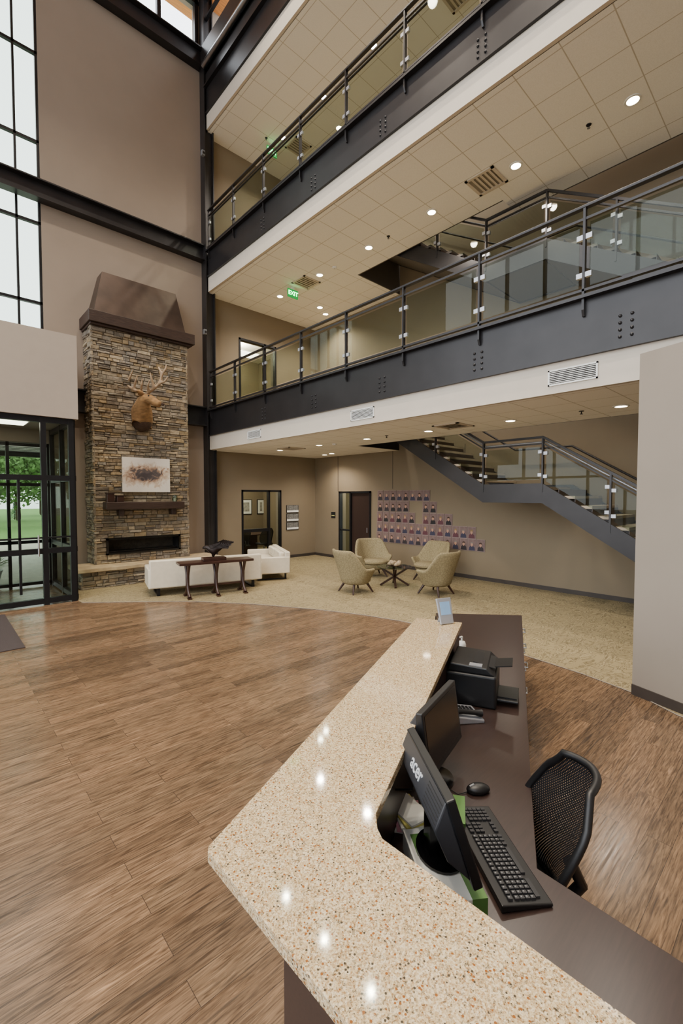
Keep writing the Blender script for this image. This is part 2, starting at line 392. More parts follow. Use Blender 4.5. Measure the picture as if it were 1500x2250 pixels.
r=thing('steel_beam','dark grey roof girders above the topmost balcony ceiling','beam',(BX,6,T3))
MB().box(BX-.02,BX+.1,Y0,WY-.25,T3+.12,T3+.35).build('girder',steel,r)
MB().box(BX-.12,BX+.05,Y0,WY-.25,T3+.62,14.45).build('girder',steel,r)
b=MB(); b.tube([(BX-.1,Y0,T3+.5),(BX-.1,WY-.3,T3+.5)],.07,12); b.build('pipe',chrome,r,smooth=True)
MB().box(BX+.1,BX+.14,Y0,WY-.25,T3,14.4).build('backing',void_shade,r)
b=MB()
for y in (12.0,10.3,8.6,6.9,5.2): b.box(BX-.05,BX+.07,y-.05,y+.05,14.45,15.9)
b.box(BX-.05,BX+.07,Y0,WY,15.75,15.9); b.box(BX-.03,BX+.05,Y0,WY,15.2,15.25); struct(b.build('window_1',frame))
b=MB()
for x in (2.6,3.7,4.75,5.78): b.box(x-.05,x+.05,WY-.02,WY+.1,14.5,15.9)
b.box(2.5,5.9,WY-.02,WY+.1,14.5,14.58); b.box(2.5,5.9,WY-.02,WY+.1,15.72,15.82); struct(b.build('window_2',frame))
for z0,z1,x0,lab in ((4.08,4.62,2.2,'short dark steel beam on the wall behind the stone chimney'),(8.70,9.12,-6,'long dark steel beam crossing the wall and tall window'),(13.95,14.45,-6,'dark steel roof beam at the top of the fireplace wall')):
    r=thing('wall_beam',lab,'beam',((x0+BX)/2,WY,z0))
    MB().box(x0,BX,WY-.1,WY-.02,z0+.02,z1-.02).build('web',steel,r)
    MB().box(x0,BX,WY-.24,WY-.001,z1-.03,z1).build('top_flange',steel,r)
    MB().box(x0,BX,WY-.24,WY-.001,z0,z0+.03).build('bottom_flange',steel,r)
r=thing('steel_column','tall dark steel column at the corner beside the stone fireplace','column',(5.98,11.95,0))
MB().box(5.85,5.88,11.92,12.18,0,15.9).build('flange',steel,r); MB().box(6.1,6.13,11.92,12.18,0,15.9).build('flange',steel,r); MB().box(5.88,6.1,12.0,12.03,0,15.9).build('web',steel,r)
for z,lab in ((6.62,'small grey camera on the steel column at the second level'),(11.5,'small grey camera on the steel column below the top ceiling')):
    r=thing('wall_camera',lab,'camera',(5.8,11.9,z))
    MB().box(5.76,5.85,11.88,11.98,z,z+.14).build('housing',grey,r,bevel=.01)
    MB().box(5.775,5.835,11.87,11.88,z+.03,z+.09).build('lens',black,r)
# tall window on the fireplace wall
b=MB(); xs=[-.27,.21,.67,1.12,1.57,1.99]
for x in xs: b.box(x-.022,x+.022,WY+.0,WY+.08,5.83,14)
for z in (5.86,6.47,8.25,10.04,11.97,13.96): b.box(-.3,WR,WY+.0,WY+.08,z-.03,z+.03)
wn_=struct(b.build('window_3',frame))
MB().box(-.3,WR,WY+.05,WY+.055,5.83,14).build('pane',glass,wn_)
b=MB()
for k in range(12): b.box(-6.1,-5.9,-4.8+k*1.55-.04,-4.8+k*1.55+.04,0,15.9)
for z in (0.05,3,6,9,12,15.6): b.box(-6.1,-5.9,-4.8,12.5,z-.05,z+.05)
struct(b.build('window_4',frame))
# ------------------------------------------------------------------ balcony railings
PY=[11.8,10.45,9.05,7.65,6.25,4.85,3.45,2.05,.65,-.75,-2.15]
def railing(T,label):
    X=BX-.03; r=thing('balcony_railing',label,'railing',(X,5,T))
    MB().box(X-.035,X+.035,-2.2,11.85,T+1.04,T+1.075).build('top_rail',steel,r,bevel=.006)
    MB().box(X-.018,X+.018,-2.2,11.85,T+.90,T+.93).build('middle_rail',steel,r)
    MB().box(X-.03,X+.03,-2.2,11.85,T+.05,T+.08).build('bottom_rail',steel,r)
    b=MB(); b.tube([(X+.1,-2.2,T+.97),(X+.1,11.8,T+.97)],.02,8); b.build('handrail',steel,r,smooth=True)
    for y in PY:
        b=MB()
        b.extr([(X-.03,y-.014,T-.17),(X+.0,y-.014,T-.24),(X+.03,y-.014,T-.24),(X+.03,y-.014,T+1.04),(X-.03,y-.014,T+1.04)],(0,.028,0)); b.build('post',steel,r)
    for a,c in zip(PY,PY[1:]):
        g=MB().box(X-.006,X+.006,c+.06,a-.06,T+.11,T+.86).build('glass_panel',glass,r)
        for y,d in ((c,1),(a,-1)):
            for z in (T+.25,T+.7):
                MB().box(X-.02,X+.02,min(y+d*.015,y+d*.085),max(y+d*.015,y+d*.085),z-.03,z+.03).build('clip',silver,g)
railing(T1,'dark steel and glass guardrail along the lower balcony'); railing(T2,'dark steel and glass guardrail along the upper balcony')
# ------------------------------------------------------------------ stairs
def stair(z0,rise,label,treadm):
    k=rise/4.52; r=thing('staircase',label,'staircase',(9.1,3.6,z0))
    line=[(-.1,0),(3.58,2.27*k),(4.79,2.27*k),(8.4,rise)]
    X1,X2=8.4,9.92
    for X in (X1,X2-.05):
        p=[(X,y,z0+z+.06) for y,z in line]+[(X,y,z0+z-.31) for y,z in reversed(line)]
        p=p[:-1]+[(X,.42,z0),(X,-.1,z0)]
        MB().extr(p,(.05,0,0)).build('stringer',steel,r)
    n=13
    for (ya,za,yb,zb) in ((-.1,0,3.58,2.27*k),(4.79,2.27*k,8.4,rise)):
        for i in range(1,n):
            y=ya+(yb-ya)*i/n; z=z0+za+(zb-za)*i/n; d=(yb-ya)/n
            t=MB().box(X1+.05,X2-.05,y-d,y+.03,z-.05,z).build('tread',treadm,r)
            MB().box(X1+.05,X2-.05,y-.005,y+.005,z,z+(zb-za)/n-.05).build('riser',desk_m,t)
    MB().box(X1+.05,X2-.05,3.62,4.8,z0+2.27*k-.06,z0+2.27*k).build('landing',treadm,r)
    MB().box(X1+.05,X2-.05,3.62,4.76,z0+2.27*k-.3,z0+2.27*k-.08).build('landing_pan',pan,r)
    if z0>1:
        for (ya,za,yb,zb) in ((.4,.02,3.6,2.27*k),(4.79,2.27*k,8.4,rise)):
            MB().extr([(X1+.05,ya,z0+za-.30+.3*(ya<1)),(X1+.05,yb,z0+zb-.30),(X1+.05,yb,z0+zb-.27),(X1+.05,ya,z0+za-.27+.3*(ya<1))],(X2-X1-.1,0,0)).build('soffit_pan',pan,r)
    def hz(y):
        for (ya,za),(yb,zb) in zip(line,line[1:]):
            if ya<=y<=yb: return z0+za+(zb-za)*(y-ya)/(yb-ya)
    X=X1+.02; py=[.15,1.27,2.44,3.58,4.79,5.98,7.2,8.35]
    ry=[.0,3.58,4.79,8.4]
    for h,w,nm in ((.92,.05,'top_rail'),(.80,.03,'middle_rail')):
        b=MB()
        for a,c in zip(ry,ry[1:]): b.bar((X,a,hz(a)+h),(X,c,hz(c)+h),w,w*.8)
        b.build(nm,steel,r)
    b=MB(); pp=[(X+.1,y,hz(y)+.84) for y in ry]; b.tube(pp,.02,8); b.build('handrail',silver,r,smooth=True)
    b=MB(); pp=[(X2-.1,y,hz(y)+.86) for y in ry]; b.tube(pp,.022,8); b.build('wall_handrail',steel,r,smooth=True)
    for y in py: MB().box(X-.03,X+.03,y-.015,y+.015,hz(y)-.1,hz(y)+.92).build('post',steel,r)
    for a,c in zip(py,py[1:]):
        g=MB().extr([(X,a+.06,hz(a+.06)+.13),(X,c-.06,hz(c-.06)+.13),(X,c-.06,hz(c-.06)+.75),(X,a+.06,hz(a+.06)+.75)],(.01,0,0)).build('glass_panel',glass,r)
        for y,d in ((a,1),(c,-1)):
            for h in (.22,.65):
                yy=y+d*.05; MB().box(X-.02,X+.03,yy-.035,yy+.035,hz(yy)+h-.03,hz(yy)+h+.03).build('clip',silver,g)
treadm=M('stair_tread_stone',(166,152,132),.6); treadd=M('stair_tread_dark',(84,76,68),.6)
stair(0,4.52,'straight steel staircase with glass rail rising above the portrait wall',treadm)
stair(T1,4.43,'upper steel staircase with glass rail behind the lower balcony',treadd)
# ------------------------------------------------------------------ vestibule
VY=10.12; VX=2.12
struct(MB().box(-4,2.2,VY-.1,WY,3.6,5.22).build('wall_vestibule',bulk))
b=MB()
for x in (VX-.04,1.62,.2,-1.0): b.box(x-.045,x+.045,VY-.05,VY+.05,0,3.6)
b.box(1.2,1.24,VY-.03,VY+.03,.25,2.4)
for z in (.08,1.04,2.44,3.54): b.box(-1,VX,VY-.045,VY+.045,z-.05,z+.05)
b.box(-1,VX,VY-.03,VY+.03,1.28,1.31)
d=struct(b.build('door_1',frame)); MB().box(-1,VX,VY-.004,VY+.004,.1,3.5).build('pane',glass,d)
MB().tube([(1.5,VY-.09,.95),(1.5,VY-.09,1.35)],.015,8).build('door_handle',chrome,d,smooth=True)
b=MB()
for y in (VY+.05,VY+1.0,WY-.04): b.box(VX-.05,VX+.04,y-.045,y+.045,0,3.6)
for z in (.08,1.04,2.44,3.54): b.box(VX-.045,VX+.045,VY,WY,z-.05,z+.05)
d=struct(b.build('window_5',frame)); MB().box(VX-.004,VX+.004,VY,WY,.1,3.5).build('pane',glass,d)
b=MB()
for x in (2.07,1.3,.5,-.4): b.box(x-.03,x+.03,WY+.1,WY+.2,0,3.3)
for z in (.08,1.04,2.35,3.25): b.box(-2.5,2.12,WY+.1,WY+.2,z-.035,z+.035)
d=struct(b.build('door_2',frame)); MB().box(-2.5,2.12,WY+.148,WY+.152,.1,3.2).build('pane',glass,d)
r=thing('ceiling_light','square light panel in the vestibule ceiling','light',(1.2,11.2,3.59)); MB().box(.9,1.5,10.9,11.5,3.575,3.6).build('diffuser',panelm,r); MB().box(.87,1.53,10.87,11.53,3.585,3.6).build('frame',white,r)
# ------------------------------------------------------------------ outdoors
struct(MB().box(-60,-6.3,-60,90,-.3,-.06).build('ground_west',M('far_paving',(120,118,112),.95)))
b=MB(); b.box(-6.3,40,12.5,90,-.3,-.08); struct(b.build('ground',grass))
struct(MB().box(-6.2,8,12.5,21,-.08,-.03).build('ground_driveway',concrete))
struct(MB().box(-30,14,21,27,-.08,-.02).build('ground_gravel',gravel))
r=thing('entrance_canopy','white ribbed canopy over the drive outside the entrance','canopy',(0,17,3.3))
b=MB(); b.box(-6,6,13.4,20.5,3.75,4.1); b.build('soffit',white,r)
for k in range(13): MB().box(-6,6,13.5+k*.55,13.55+k*.55,3.72,3.75).build('rib',grey,r)
MB().box(-6,6,20.3,20.55,3.55,3.75).build('edge_beam',frame,r)
for x in (-2.2,3.4): MB().box(x-.1,x+.1,20.2,20.4,-.03,3.56).build('post',frame,r)
def tree(label,h=9,rr=3.4):
    t=thing('tree',label,'tree',(0,0,0),0,'trees beyond the lawn')
    skin('trunk',bark,[[((0,0,0),.22),((.1,0,h*.3),.17),((0,.1,h*.6),.1),((.1,0,h*.85),.05)],[1,((1.2,.3,h*.55),.07)],[1,((-1.2,.2,h*.6),.07)]],t,1)
    b=MB()
    for k in range(12):
        a=random.uniform(0,6.28); q=random.uniform(0,.6)*rr; c=Vector((q*math.cos(a),q*math.sin(a),h*random.uniform(.22,.9))); s=rr*random.uniform(.4,.6)
        for j in range(240):
            d=Vector((random.gauss(0,1),random.gauss(0,1),random.gauss(0,.8))).normalized()*s*random.uniform(.6,1); p=c+d
            u=Vector((random.uniform(-1,1),random.uniform(-1,1),random.uniform(-1,1))).normalized()*.17; w=u.cross(d).normalized()*.12
            b.add([p-u,p+w,p+u,p-w],[(0,1,2,3)])
    b.build('foliage',leaf,t); return t
tp=[(2,37),(9,37),(-5,37),(16,40),(5.5,46),(-2,47),(12,48),(1,57),(9,58),(17,56)]
t0=tree('tallest leafy green tree straight beyond the entrance doors'); place(t0,(tp[0][0],tp[0][1],-.08),0)
for i,(x,y) in enumerate(tp[1:]):
    dup(t0,(x,y,-.08),random.uniform(0,6),'leafy green shade tree beyond the lawn, %s from the entrance'%(['second','third','fourth','fifth','sixth','seventh','eighth','ninth','tenth'][i]))
p=onz(33,1160,0)
r=thing('spruce_tree','small blue-green conical spruce in the gravel bed outside','tree',(p.x*1.35,p.y*1.35,-.02)); c=Vector((p.x*1.35,p.y*1.35,0))
b=MB()
for k in range(500):
    z=random.uniform(.1,1.5); q=(1.6-z)*.36*random.uniform(.5,1); a=random.uniform(0,6.28); pp=c+Vector((q*math.cos(a),q*math.sin(a),z)); u=Vector((math.cos(a),math.sin(a),-.3))*.1; w=Vector((-math.sin(a),math.cos(a),0))*.04
    b.add([pp-u,pp+w,pp+u,pp-w],[(0,1,2,3)])
b.build('foliage',pine,r); MB().tube([c,c+Vector((0,0,1.4))],[.05,.01],6).build('trunk',bark,r)
p=Vector((1.0,13.4,-.03)); r=thing('potted_shrub','low leafy shrub in a round pot just outside the doors','plant',p)
MB().lathe([(.18,0),(.26,.3),(.28,.34),(.24,.34)],p,16).build('pot',grey,r,smooth=True); b=MB()
for k in range(350):
    d=Vector((random.gauss(0,1),random.gauss(0,1),abs(random.gauss(0,.8)))).normalized()*.42*random.uniform(.4,1); pp=p+Vector((0,0,.4))+d; u=d.normalized()*.06; w=Vector((-d.y,d.x,0)).normalized()*.03
    b.add([pp-u,pp+w,pp+u,pp-w],[(0,1,2,3)])
b.build('foliage',leaf,r)
# ------------------------------------------------------------------ fireplace
FX0,FX1,FY=2.80,5.10,11.5; HZ=.48; FT=6.06
fp=thing('fireplace','tall stacked-stone fireplace with sheet metal hood and raised hearth','fireplace',((FX0+FX1)/2,FY,0))
pal=[(148,132,108),(134,121,101),(158,142,116),(124,113,98),(144,133,116),(130,122,110),(150,130,98),(118,107,93),(140,122,95),(138,128,110),(168,153,128)]
mort=L((70,63,53))
def stones(b,o,u,n,width,z0,z1,holes=(),rh=(.045,.115),sw=(.1,.32)):
    o=Vector(o);u=Vector(u);n=Vector(n); cuts=sorted({z0,z1}|{h[2] for h in holes}|{h[3] for h in holes})
    for za,zb in zip(cuts,cuts[1:]):
        z=za
        while z<zb-1e-4:
            h=random.uniform(*rh)
            if zb-z-h<rh[0]: h=zb-z
            iv=[(0,width)]
            for H in holes:
                if H[2]<=z+1e-4 and z+h<=H[3]+1e-4: iv=[(0,H[0]),(H[1],width)]
            for s,e in iv:
                x=s
                while x<e-1e-4:
                    w=random.uniform(*sw)*(.7+h*4)
                    if e-x-w<.08: w=e-x
                    parts=[(z,h)] if h<.09 or random.random()<.5 else [(z,h*.5),(z+h*.5,h*.5)]
                    for zz,hh in parts:
                        d=random.uniform(.02,.06); g=.003; c=L(random.choice(pal)); k=random.uniform(.8,1.08); c=(c[0]*k,c[1]*k,c[2]*k,1)
                        q=[(x+g,zz+g),(x+w-g,zz+g),(x+w-g,zz+hh-g),(x+g,zz+hh-g)]
                        jz=lambda:random.uniform(.003,.014)
                        f=[(q[0][0]+jz(),q[0][1]+jz()),(q[1][0]-jz(),q[1][1]+jz()),(q[2][0]-jz(),q[2][1]-jz()),(q[3][0]+jz(),q[3][1]-jz())]
                        V=[o+u*a+Vector((0,0,bb)) for a,bb in q]+[o+u*a+Vector((0,0,bb))+n*(d*.6) for a,bb in q]+[o+u*a+Vector((0,0,bb))+n*(d+random.uniform(-.01,.01)) for a,bb in f]
                        b.add(V,[(i,(i+1)%4,4+(i+1)%4,4+i) for i in range(4)]+[(4+i,4+(i+1)%4,8+(i+1)%4,8+i) for i in range(4)]+[(8,9,10,11)],0,c)
                    x+=w
            z+=h
b=MB(); b.box(FX0+.05,3.02,FY+.04,WY-.25,0,FT,c=mort); b.box(4.87,FX1-.05,FY+.04,WY-.25,0,FT,c=mort); b.box(3.02,4.87,FY+.04,WY-.25,1.12,FT,c=mort); b.box(3.02,4.87,FY+.04,WY-.25,0,.66,c=mort)
b.box(FX0+.05,FX1-.05,WY-.25,WY-.001,0,FT,c=mort)
hx0,hx1=3.07-FX0,4.82-FX0
stones(b,(FX0,FY+.05,0),(1,0,0),(0,-1,0),FX1-FX0,HZ,FT,[(hx0,hx1,.70,1.08)])
stones(b,(FX0+.05,FY,0),(0,1,0),(-1,0,0),WY-FY,HZ,FT); stones(b,(FX1-.05,FY,0),(0,1,0),(1,0,0),WY-FY,HZ,FT)
b.build('stone_chimney',stonem,fp)
b=MB()
b.box(2.46,5.66,11.12,11.9,0,HZ-.1,c=mort); stones(b,(2.44,11.12,0),(1,0,0),(0,-1,0),3.24,0,HZ-.09); stones(b,(2.46,11.1,0),(0,1,0),(-1,0,0),.8,0,HZ-.09); b.build('hearth_base',stonem,fp)
b=MB(); n=26; pe=[]
for i in range(n+1): pe.append((2.34+3.44*i/n+random.uniform(-.01,.01),10.98+random.uniform(-.025,.025),HZ-.09))
b.extr(pe+[(5.78,11.95,HZ-.09),(2.34,11.95,HZ-.09)],(0,0,.09)); b.build('hearth_slab',slab,fp,bevel=.015)
b=MB(); b.box(2.74,5.24,FY-.16,WY-.005,FT,FT+.26); b.box(2.78,5.18,FY-.1,WY-.005,FT-.05,FT); b.build('cap_beam',mantel,fp,bevel=.01)
z0,z1=FT+.26,7.42
A=[(2.88,FY-.02,z0),(5.05,FY-.02,z0),(5.05,WY-.005,z0),(2.88,WY-.005,z0)]; Bq=[(3.15,11.78,z1),(4.92,11.78,z1),(4.92,WY-.005,z1),(3.15,WY-.005,z1)]
MB().add(A+Bq,[(0,1,2,3),(7,6,5,4),(0,4,5,1),(1,5,6,2),(2,6,7,3),(3,7,4,0)]).build('hood',copper,fp)
b=MB(); b.box(3.0,4.86,FY-.27,FY+.04,1.77,1.95); b.build('mantel_shelf',mantel,fp,bevel=.015)
for x in (3.3,4.55): MB().box(x,x+.12,FY-.18,FY+.04,1.62,1.77).build('corbel',mantel,fp,bevel=.01)
b=MB(); b.box(3.03,4.86,FY+.5,FY+.52,.66,1.12); b.box(3.03,4.86,FY+.03,FY+.5,.66,.70); b.box(3.03,4.86,FY+.03,FY+.5,1.08,1.12); b.box(3.03,3.07,FY+.03,FY+.5,.66,1.12); b.box(4.82,4.86,FY+.03,FY+.5,.66,1.12); fb=b.build('firebox',void_shade,fp)
b=MB(); b.box(3.05,4.84,FY-.03,FY+.02,1.04,1.09); b.box(3.05,4.84,FY-.03,FY+.02,.69,.73); b.box(3.05,3.1,FY-.03,FY+.02,.69,1.09); b.box(4.79,4.84,FY-.03,FY+.02,.69,1.09); b.build('frame',blackg,fb)
MB().box(3.1,4.79,FY+.1,FY+.35,.70,.76).build('fire_media',emb,fb)
r=thing('painting','horizontal canvas painting with a brown ink splash above the mantel','painting',(3.98,FY-.05,2.19)); MB().box(3.41,4.55,FY-.10,FY-.05,2.19,3.03).build('canvas',paintm,r)
def wicker(x,h,lab):
    p=Vector((x,FY-.12,1.95)); r=thing('wooden_box',lab,'box',p); b=MB().box(x-.08,x+.08,FY-.2,FY-.06,1.95,1.95+h); b.build('body',dkwood,r,bevel=.01); MB().box(x-.09,x+.09,FY-.21,FY-.05,1.95+h,1.97+h).build('lid',mantel,r)
wicker(3.12,.2,'dark square wooden box at the left end of the mantel'); wicker(3.33,.14,'shorter dark wooden box second from the left on the mantel')
r=thing('glass_vase','small clear glass candle vase at the right end of the mantel','vase',(4.66,FY-.12,1.95)); MB().lathe([(.05,0),(.07,.05),(.065,.16),(.06,.16)],(4.66,FY-.12,1.95),14).build('vessel',glassd,r,smooth=True); MB().lathe([(.035,0),(.035,.08)],(4.66,FY-.12,1.955),12).build('candle',whitel,r,smooth=True)
# elk head: a = along the stone to the right, d = toward the wall, u = up
E=Vector((3.98,FY-.06,4.08)); elk=thing('elk_head_mount','brown elk head mount with branching antlers on the stone chimney','animal mount',E)
def ek(a,d,u): return E+(RT*a+F2*d)*1.12+Vector((0,0,u*1.08))
skin('head_and_neck',fur,[[(ek(-.10,.10,-.02),.33),(ek(-.06,-.08,-.02),.34),(ek(.02,-.24,.08),.26),(ek(.10,-.33,.20),.18),(ek(.17,-.37,.29),.15),(ek(.27,-.40,.29),.135),(ek(.38,-.43,.22),.10),(ek(.48,-.46,.165),.088),(ek(.53,-.47,.145),.07)],[1,(ek(-.04,-.10,-.24),.20)]],elk)
b=MB(); b.ball(ek(-.05,-.06,-.14),(.24,.24,.26),16); b.build('neck_mane',hoof,elk,smooth=True)
MB().ball(ek(.575,-.475,.155),(.042,.042,.038),10).build('nose',hoof,elk,smooth=True)
for dd in (-.09,.09): b=MB(); b.ball(ek(.285,-.40+dd,.335),.02,8); b.build('eye',blackg,elk,smooth=True)
for (ax,dx) in ((-.16,.10),(-.05,-.22)):
    c0=ek(.13,-.36,.36); v=RT*ax+F2*dx
    b=MB(); b.tube([c0,c0+v*.35+Vector((0,0,.03)),c0+v*.75+Vector((0,0,.06)),c0+v*1.25+Vector((0,0,.06))],[.03,.06,.05,.008],8); b.build('ear',fur,elk,smooth=True)
def ant(pts,tines):
    ch=[[(ek(*p),.042-.022*i/len(pts)) for i,p in enumerate(pts)]]
    for i,t in tines: ch.append([i]+[(ek(*o),rr) for o,rr in zip(t,(.026,.012))])
    skin('antler',antm,ch,elk,1)
ant([(.13,-.34,.34),(.03,-.27,.46),(-.16,-.20,.53),(-.34,-.14,.66),(-.44,-.12,.86),(-.38,-.16,1.04)],[(1,[(.10,-.4,.58),(.13,-.42,.72)]),(2,[(-.08,-.28,.70),(-.02,-.3,.84)]),(3,[(-.22,-.2,.84),(-.14,-.24,.98)]),(4,[(-.54,-.07,.96),(-.58,-.07,1.06)])])
ant([(.18,-.38,.34),(.28,-.44,.44),(.42,-.50,.49),(.55,-.54,.60),(.60,-.56,.78),(.52,-.54,.94)],[(1,[(.30,-.56,.52),(.36,-.6,.64)]),(2,[(.40,-.60,.66),(.38,-.62,.80)]),(3,[(.67,-.58,.62),(.74,-.6,.72)]),(4,[(.69,-.58,.88),(.70,-.58,.98)])])
# ------------------------------------------------------------------ office behind the side wall, doors
def room(x0,x1,z0,z1,y1,nm,pm):
    b=MB(); b.box(x0-1,x1+1.5,y1,y1+.1,z0,z1+.5); b.box(x0-1.1,x0-1,WY+.3,y1,z0,z1+.5); b.box(x1+1.5,x1+1.6,WY+.3,y1,z0,z1+.5); struct(b.build('wall_'+nm,pm))
    struct(MB().box(x0-1,x1+1.5,WY+.3,y1,z1+.5,z1+.55).build('ceiling_'+nm,tile)); struct(MB().box(x0-1,x1+1.5,WY,y1,z0-.06,z0+.002).build('floor_'+nm,carpetm))
room(7.07,8.55,0,2.3,15.6,'meeting_room',olive); room(7.02,8.38,T1,6.9,15.6,'upper_office',olive)
for (x0,x1,z0,z1,nm) in ((7.07,8.55,0,2.28,'door_3'),(7.02,8.38,T1,6.9,'window_6')):
    b=MB()
    for x in (x0+.03,x1-.03,x0+(x1-x0)*.68): b.box(x-.03,x+.03,WY-.03,WY+.08,z0,z1)
    b.box(x0,x1,WY-.03,WY+.08,z1-.06,z1); b.box(x0,x1,WY-.02,WY+.06,z0,z0+.1)
    if nm=='door_3': b.box(x0,x0+(x1-x0)*.68,WY-.02,WY+.06,.95,1.05)
    d=struct(b.build(nm,frame)); MB().box(x0,x1,WY+.03,WY+.035,z0+.1,z1-.06).build('pane',glass,d)
for x,y,z,lab in ((7.3,13.6,2.78,'first long light panel in the meeting room ceiling'),(8.7,14.6,2.78,'second long light panel in the meeting room ceiling'),(7.5,13.8,7.38,'near light panel in the upper office ceiling'),(8.6,14.8,7.38,'far light panel in the upper office ceiling')):
    r=thing('ceiling_light',lab,'light',(x,y,z)); MB().box(x-.6,x+.6,y-.3,y+.3,z-.02,z+.015).build('diffuser',panelm,r); MB().box(x-.64,x+.64,y-.34,y+.34,z-.005,z+.018).build('frame',white,r)
def picture(lab,x0,x1,y,z0,z1,dark,name='framed_picture',fw=.03):
    r=thing(name,lab,'picture',((x0+x1)/2,y,z0)); MB().box(x0,x1,y-.03,y,z0,z1).build('frame',frame,r); MB().box(x0+fw,x1-fw,y-.034,y-.03,z0+fw,z1-fw).build('mount',rice,r); q=fw+.09; MB().box(x0+q,x1-q,y-.037,y-.034,z0+q,z1-q).build('print',dark,r)
sk=M('sketch_print',(150,146,138),.7,var=.4,scale=9)
picture('black framed sketch on the meeting room wall, left of two',9.0,9.5,15.6,1.35,1.95,sk); picture('black framed sketch on the meeting room wall, right of two',9.75,10.2-.1,15.6,1.35,1.95,sk)
ph=M('black_and_white_photo',(110,108,104),.4,var=.7,scale=5,stretch=(3,1,6))
for (ya,yb,l) in ((1110,1126,'top'),(1129,1145,'middle'),(1148,1163,'bottom')):
    a=ony(629,ya,WY-.02); c=ony(655,yb,WY-.02); r=thing('photo_print','black and white architectural photo, %s one of three beside the meeting room'%l,'photo',((a.x+c.x)/2,WY-.03,c.z))
    MB().box(a.x,c.x,WY-.04,WY-.012,c.z,a.z).build('board',black,r); MB().box(a.x+.01,c.x-.01,WY-.043,WY-.04,c.z+.01,a.z-.01).build('image',ph,r); MB().box(a.x+.01,c.x-.01,WY-.045,WY-.043,c.z+.02,c.z+.08).build('light_foreground',rice,r)
b=MB()
for y in (9.5,10.90,10.38): b.box(WX-.03,WX+.1,y-.03,y+.03,0,2.24)
b.box(WX-.03,WX+.1,9.47,10.93,2.18,2.24); b.box(WX-.02,WX+.08,10.38,10.93,.0,.1); b.box(WX-.02,WX+.08,10.38,10.93,.95,1.0)
d=struct(b.build('door_4',frame)); MB().box(WX+.03,WX+.07,9.53,10.35,.01,2.18).build('door_leaf',desk_m,d); MB().box(WX+.04,WX+.045,10.4,10.9,.1,2.18).build('pane',glass,d); MB().tube([(WX-.03,9.62,.95),(WX-.03,9.62,1.1)],.012,8).build('door_handle',chrome,d,smooth=True)
struct(MB().box(11.3,11.4,8.9,12.3,0,2.6).build('wall_corridor',olive)); struct(MB().box(10.3,11.3,8.9,12.3,2.5,2.55).build('ceiling_corridor',tile)); struct(MB().box(10.3,11.3,8.9,12.3,-.06,.0).build('floor_corridor',carpetm))
r=thing('door_sign','small dark room sign on the wall beside the dark door','sign',(WX,11.2,1.4)); MB().box(WX-.015,WX,11.12,11.32,1.35,1.55).build('plate',black,r); MB().box(WX-.018,WX-.015,11.15,11.29,1.42,1.44).build('line',yelp,r)
# portraits
skin_m=M('portrait_skin',(182,138,114),.6); suit=[M('suit_dark',(46,40,44),.7),M('suit_blue',(52,50,70),.7),M('suit_maroon',(88,48,56),.7),M('suit_black',(30,28,30),.7)]
bgm=M('portrait_background',(118,96,92),.6,var=.2,scale=9); hairm=[M('hair_brown',(66,46,34),.8),M('hair_grey',(130,120,110),.8),M('hair_blond',(144,118,80),.8)]
pf=M('portrait_mount',(146,126,122),.5)
rows=[([836,850,864,878,892,907,922,937],1078,1098),([836,850,864,878,892,936,952],1101,1121),([835,848.5,862.5,876.5,890.5,905,936,952,968.5,986],1124,1145),([834.5,848,862,876,890,905,920,935,951,967.5,984.5,1002,1019,1037],1146,1167),([834,847.5,861.5,875.5,890,904.5,919.5,935,951,967.5,984.5,1002,1020,1038,1057],1168,1190)]
od=['first','second','third','fourth','fifth','sixth','seventh','eighth','ninth','tenth','eleventh','twelfth','thirteenth','fourteenth','fifteenth']; rw=['top','second','third','fourth','bottom']
protos=[]
for k in range(4):
    r=thing('portrait_photo','x','portrait'); r['group']='staff portraits on the wall below the stairs'
    MB().box(-.015,0,-.113,.113,0,.30).build('mount',pf,r); MB().box(-.018,-.015,-.105,.105,.010,.29).build('backdrop',bgm,r)
    b=MB(); b.extr([(-.019,-.085,.012),(-.019,.085,.012),(-.019,.075,.09),(-.019,.035,.125),(-.019,-.035,.125),(-.019,-.075,.09)],(-.003,0,0)); b.build('clothing',suit[k],r)
    b=MB(); b.ball((-.022,0,.165),(.004,.034,.045),12); b.box(-.024,-.02,-.014,.014,.11,.14); b.build('face',skin_m,r); b=MB(); b.ball((-.0215,0,.195),(.004,.04,.03 if k!=2 else .038),12); b.build('hair',hairm[k%3],r); protos.append(r)
used=set()
for ri,(xs_,ya,yb) in enumerate(rows):
    za=onx(834,ya,WX).z
    for ci,x in enumerate(xs_):
        c=onx(x,1130,WX); zt=za-.30
        k=(ri*3+ci*ci)%4; lab='staff portrait photo, %s from the left in the %s row below the stairs'%(od[ci],rw[ri]); loc=(WX-.001,c.y,zt)
        if k not in used: used.add(k); place(protos[k],loc,0); protos[k]['label']=lab
        else: dup(protos[k],loc,0,lab)
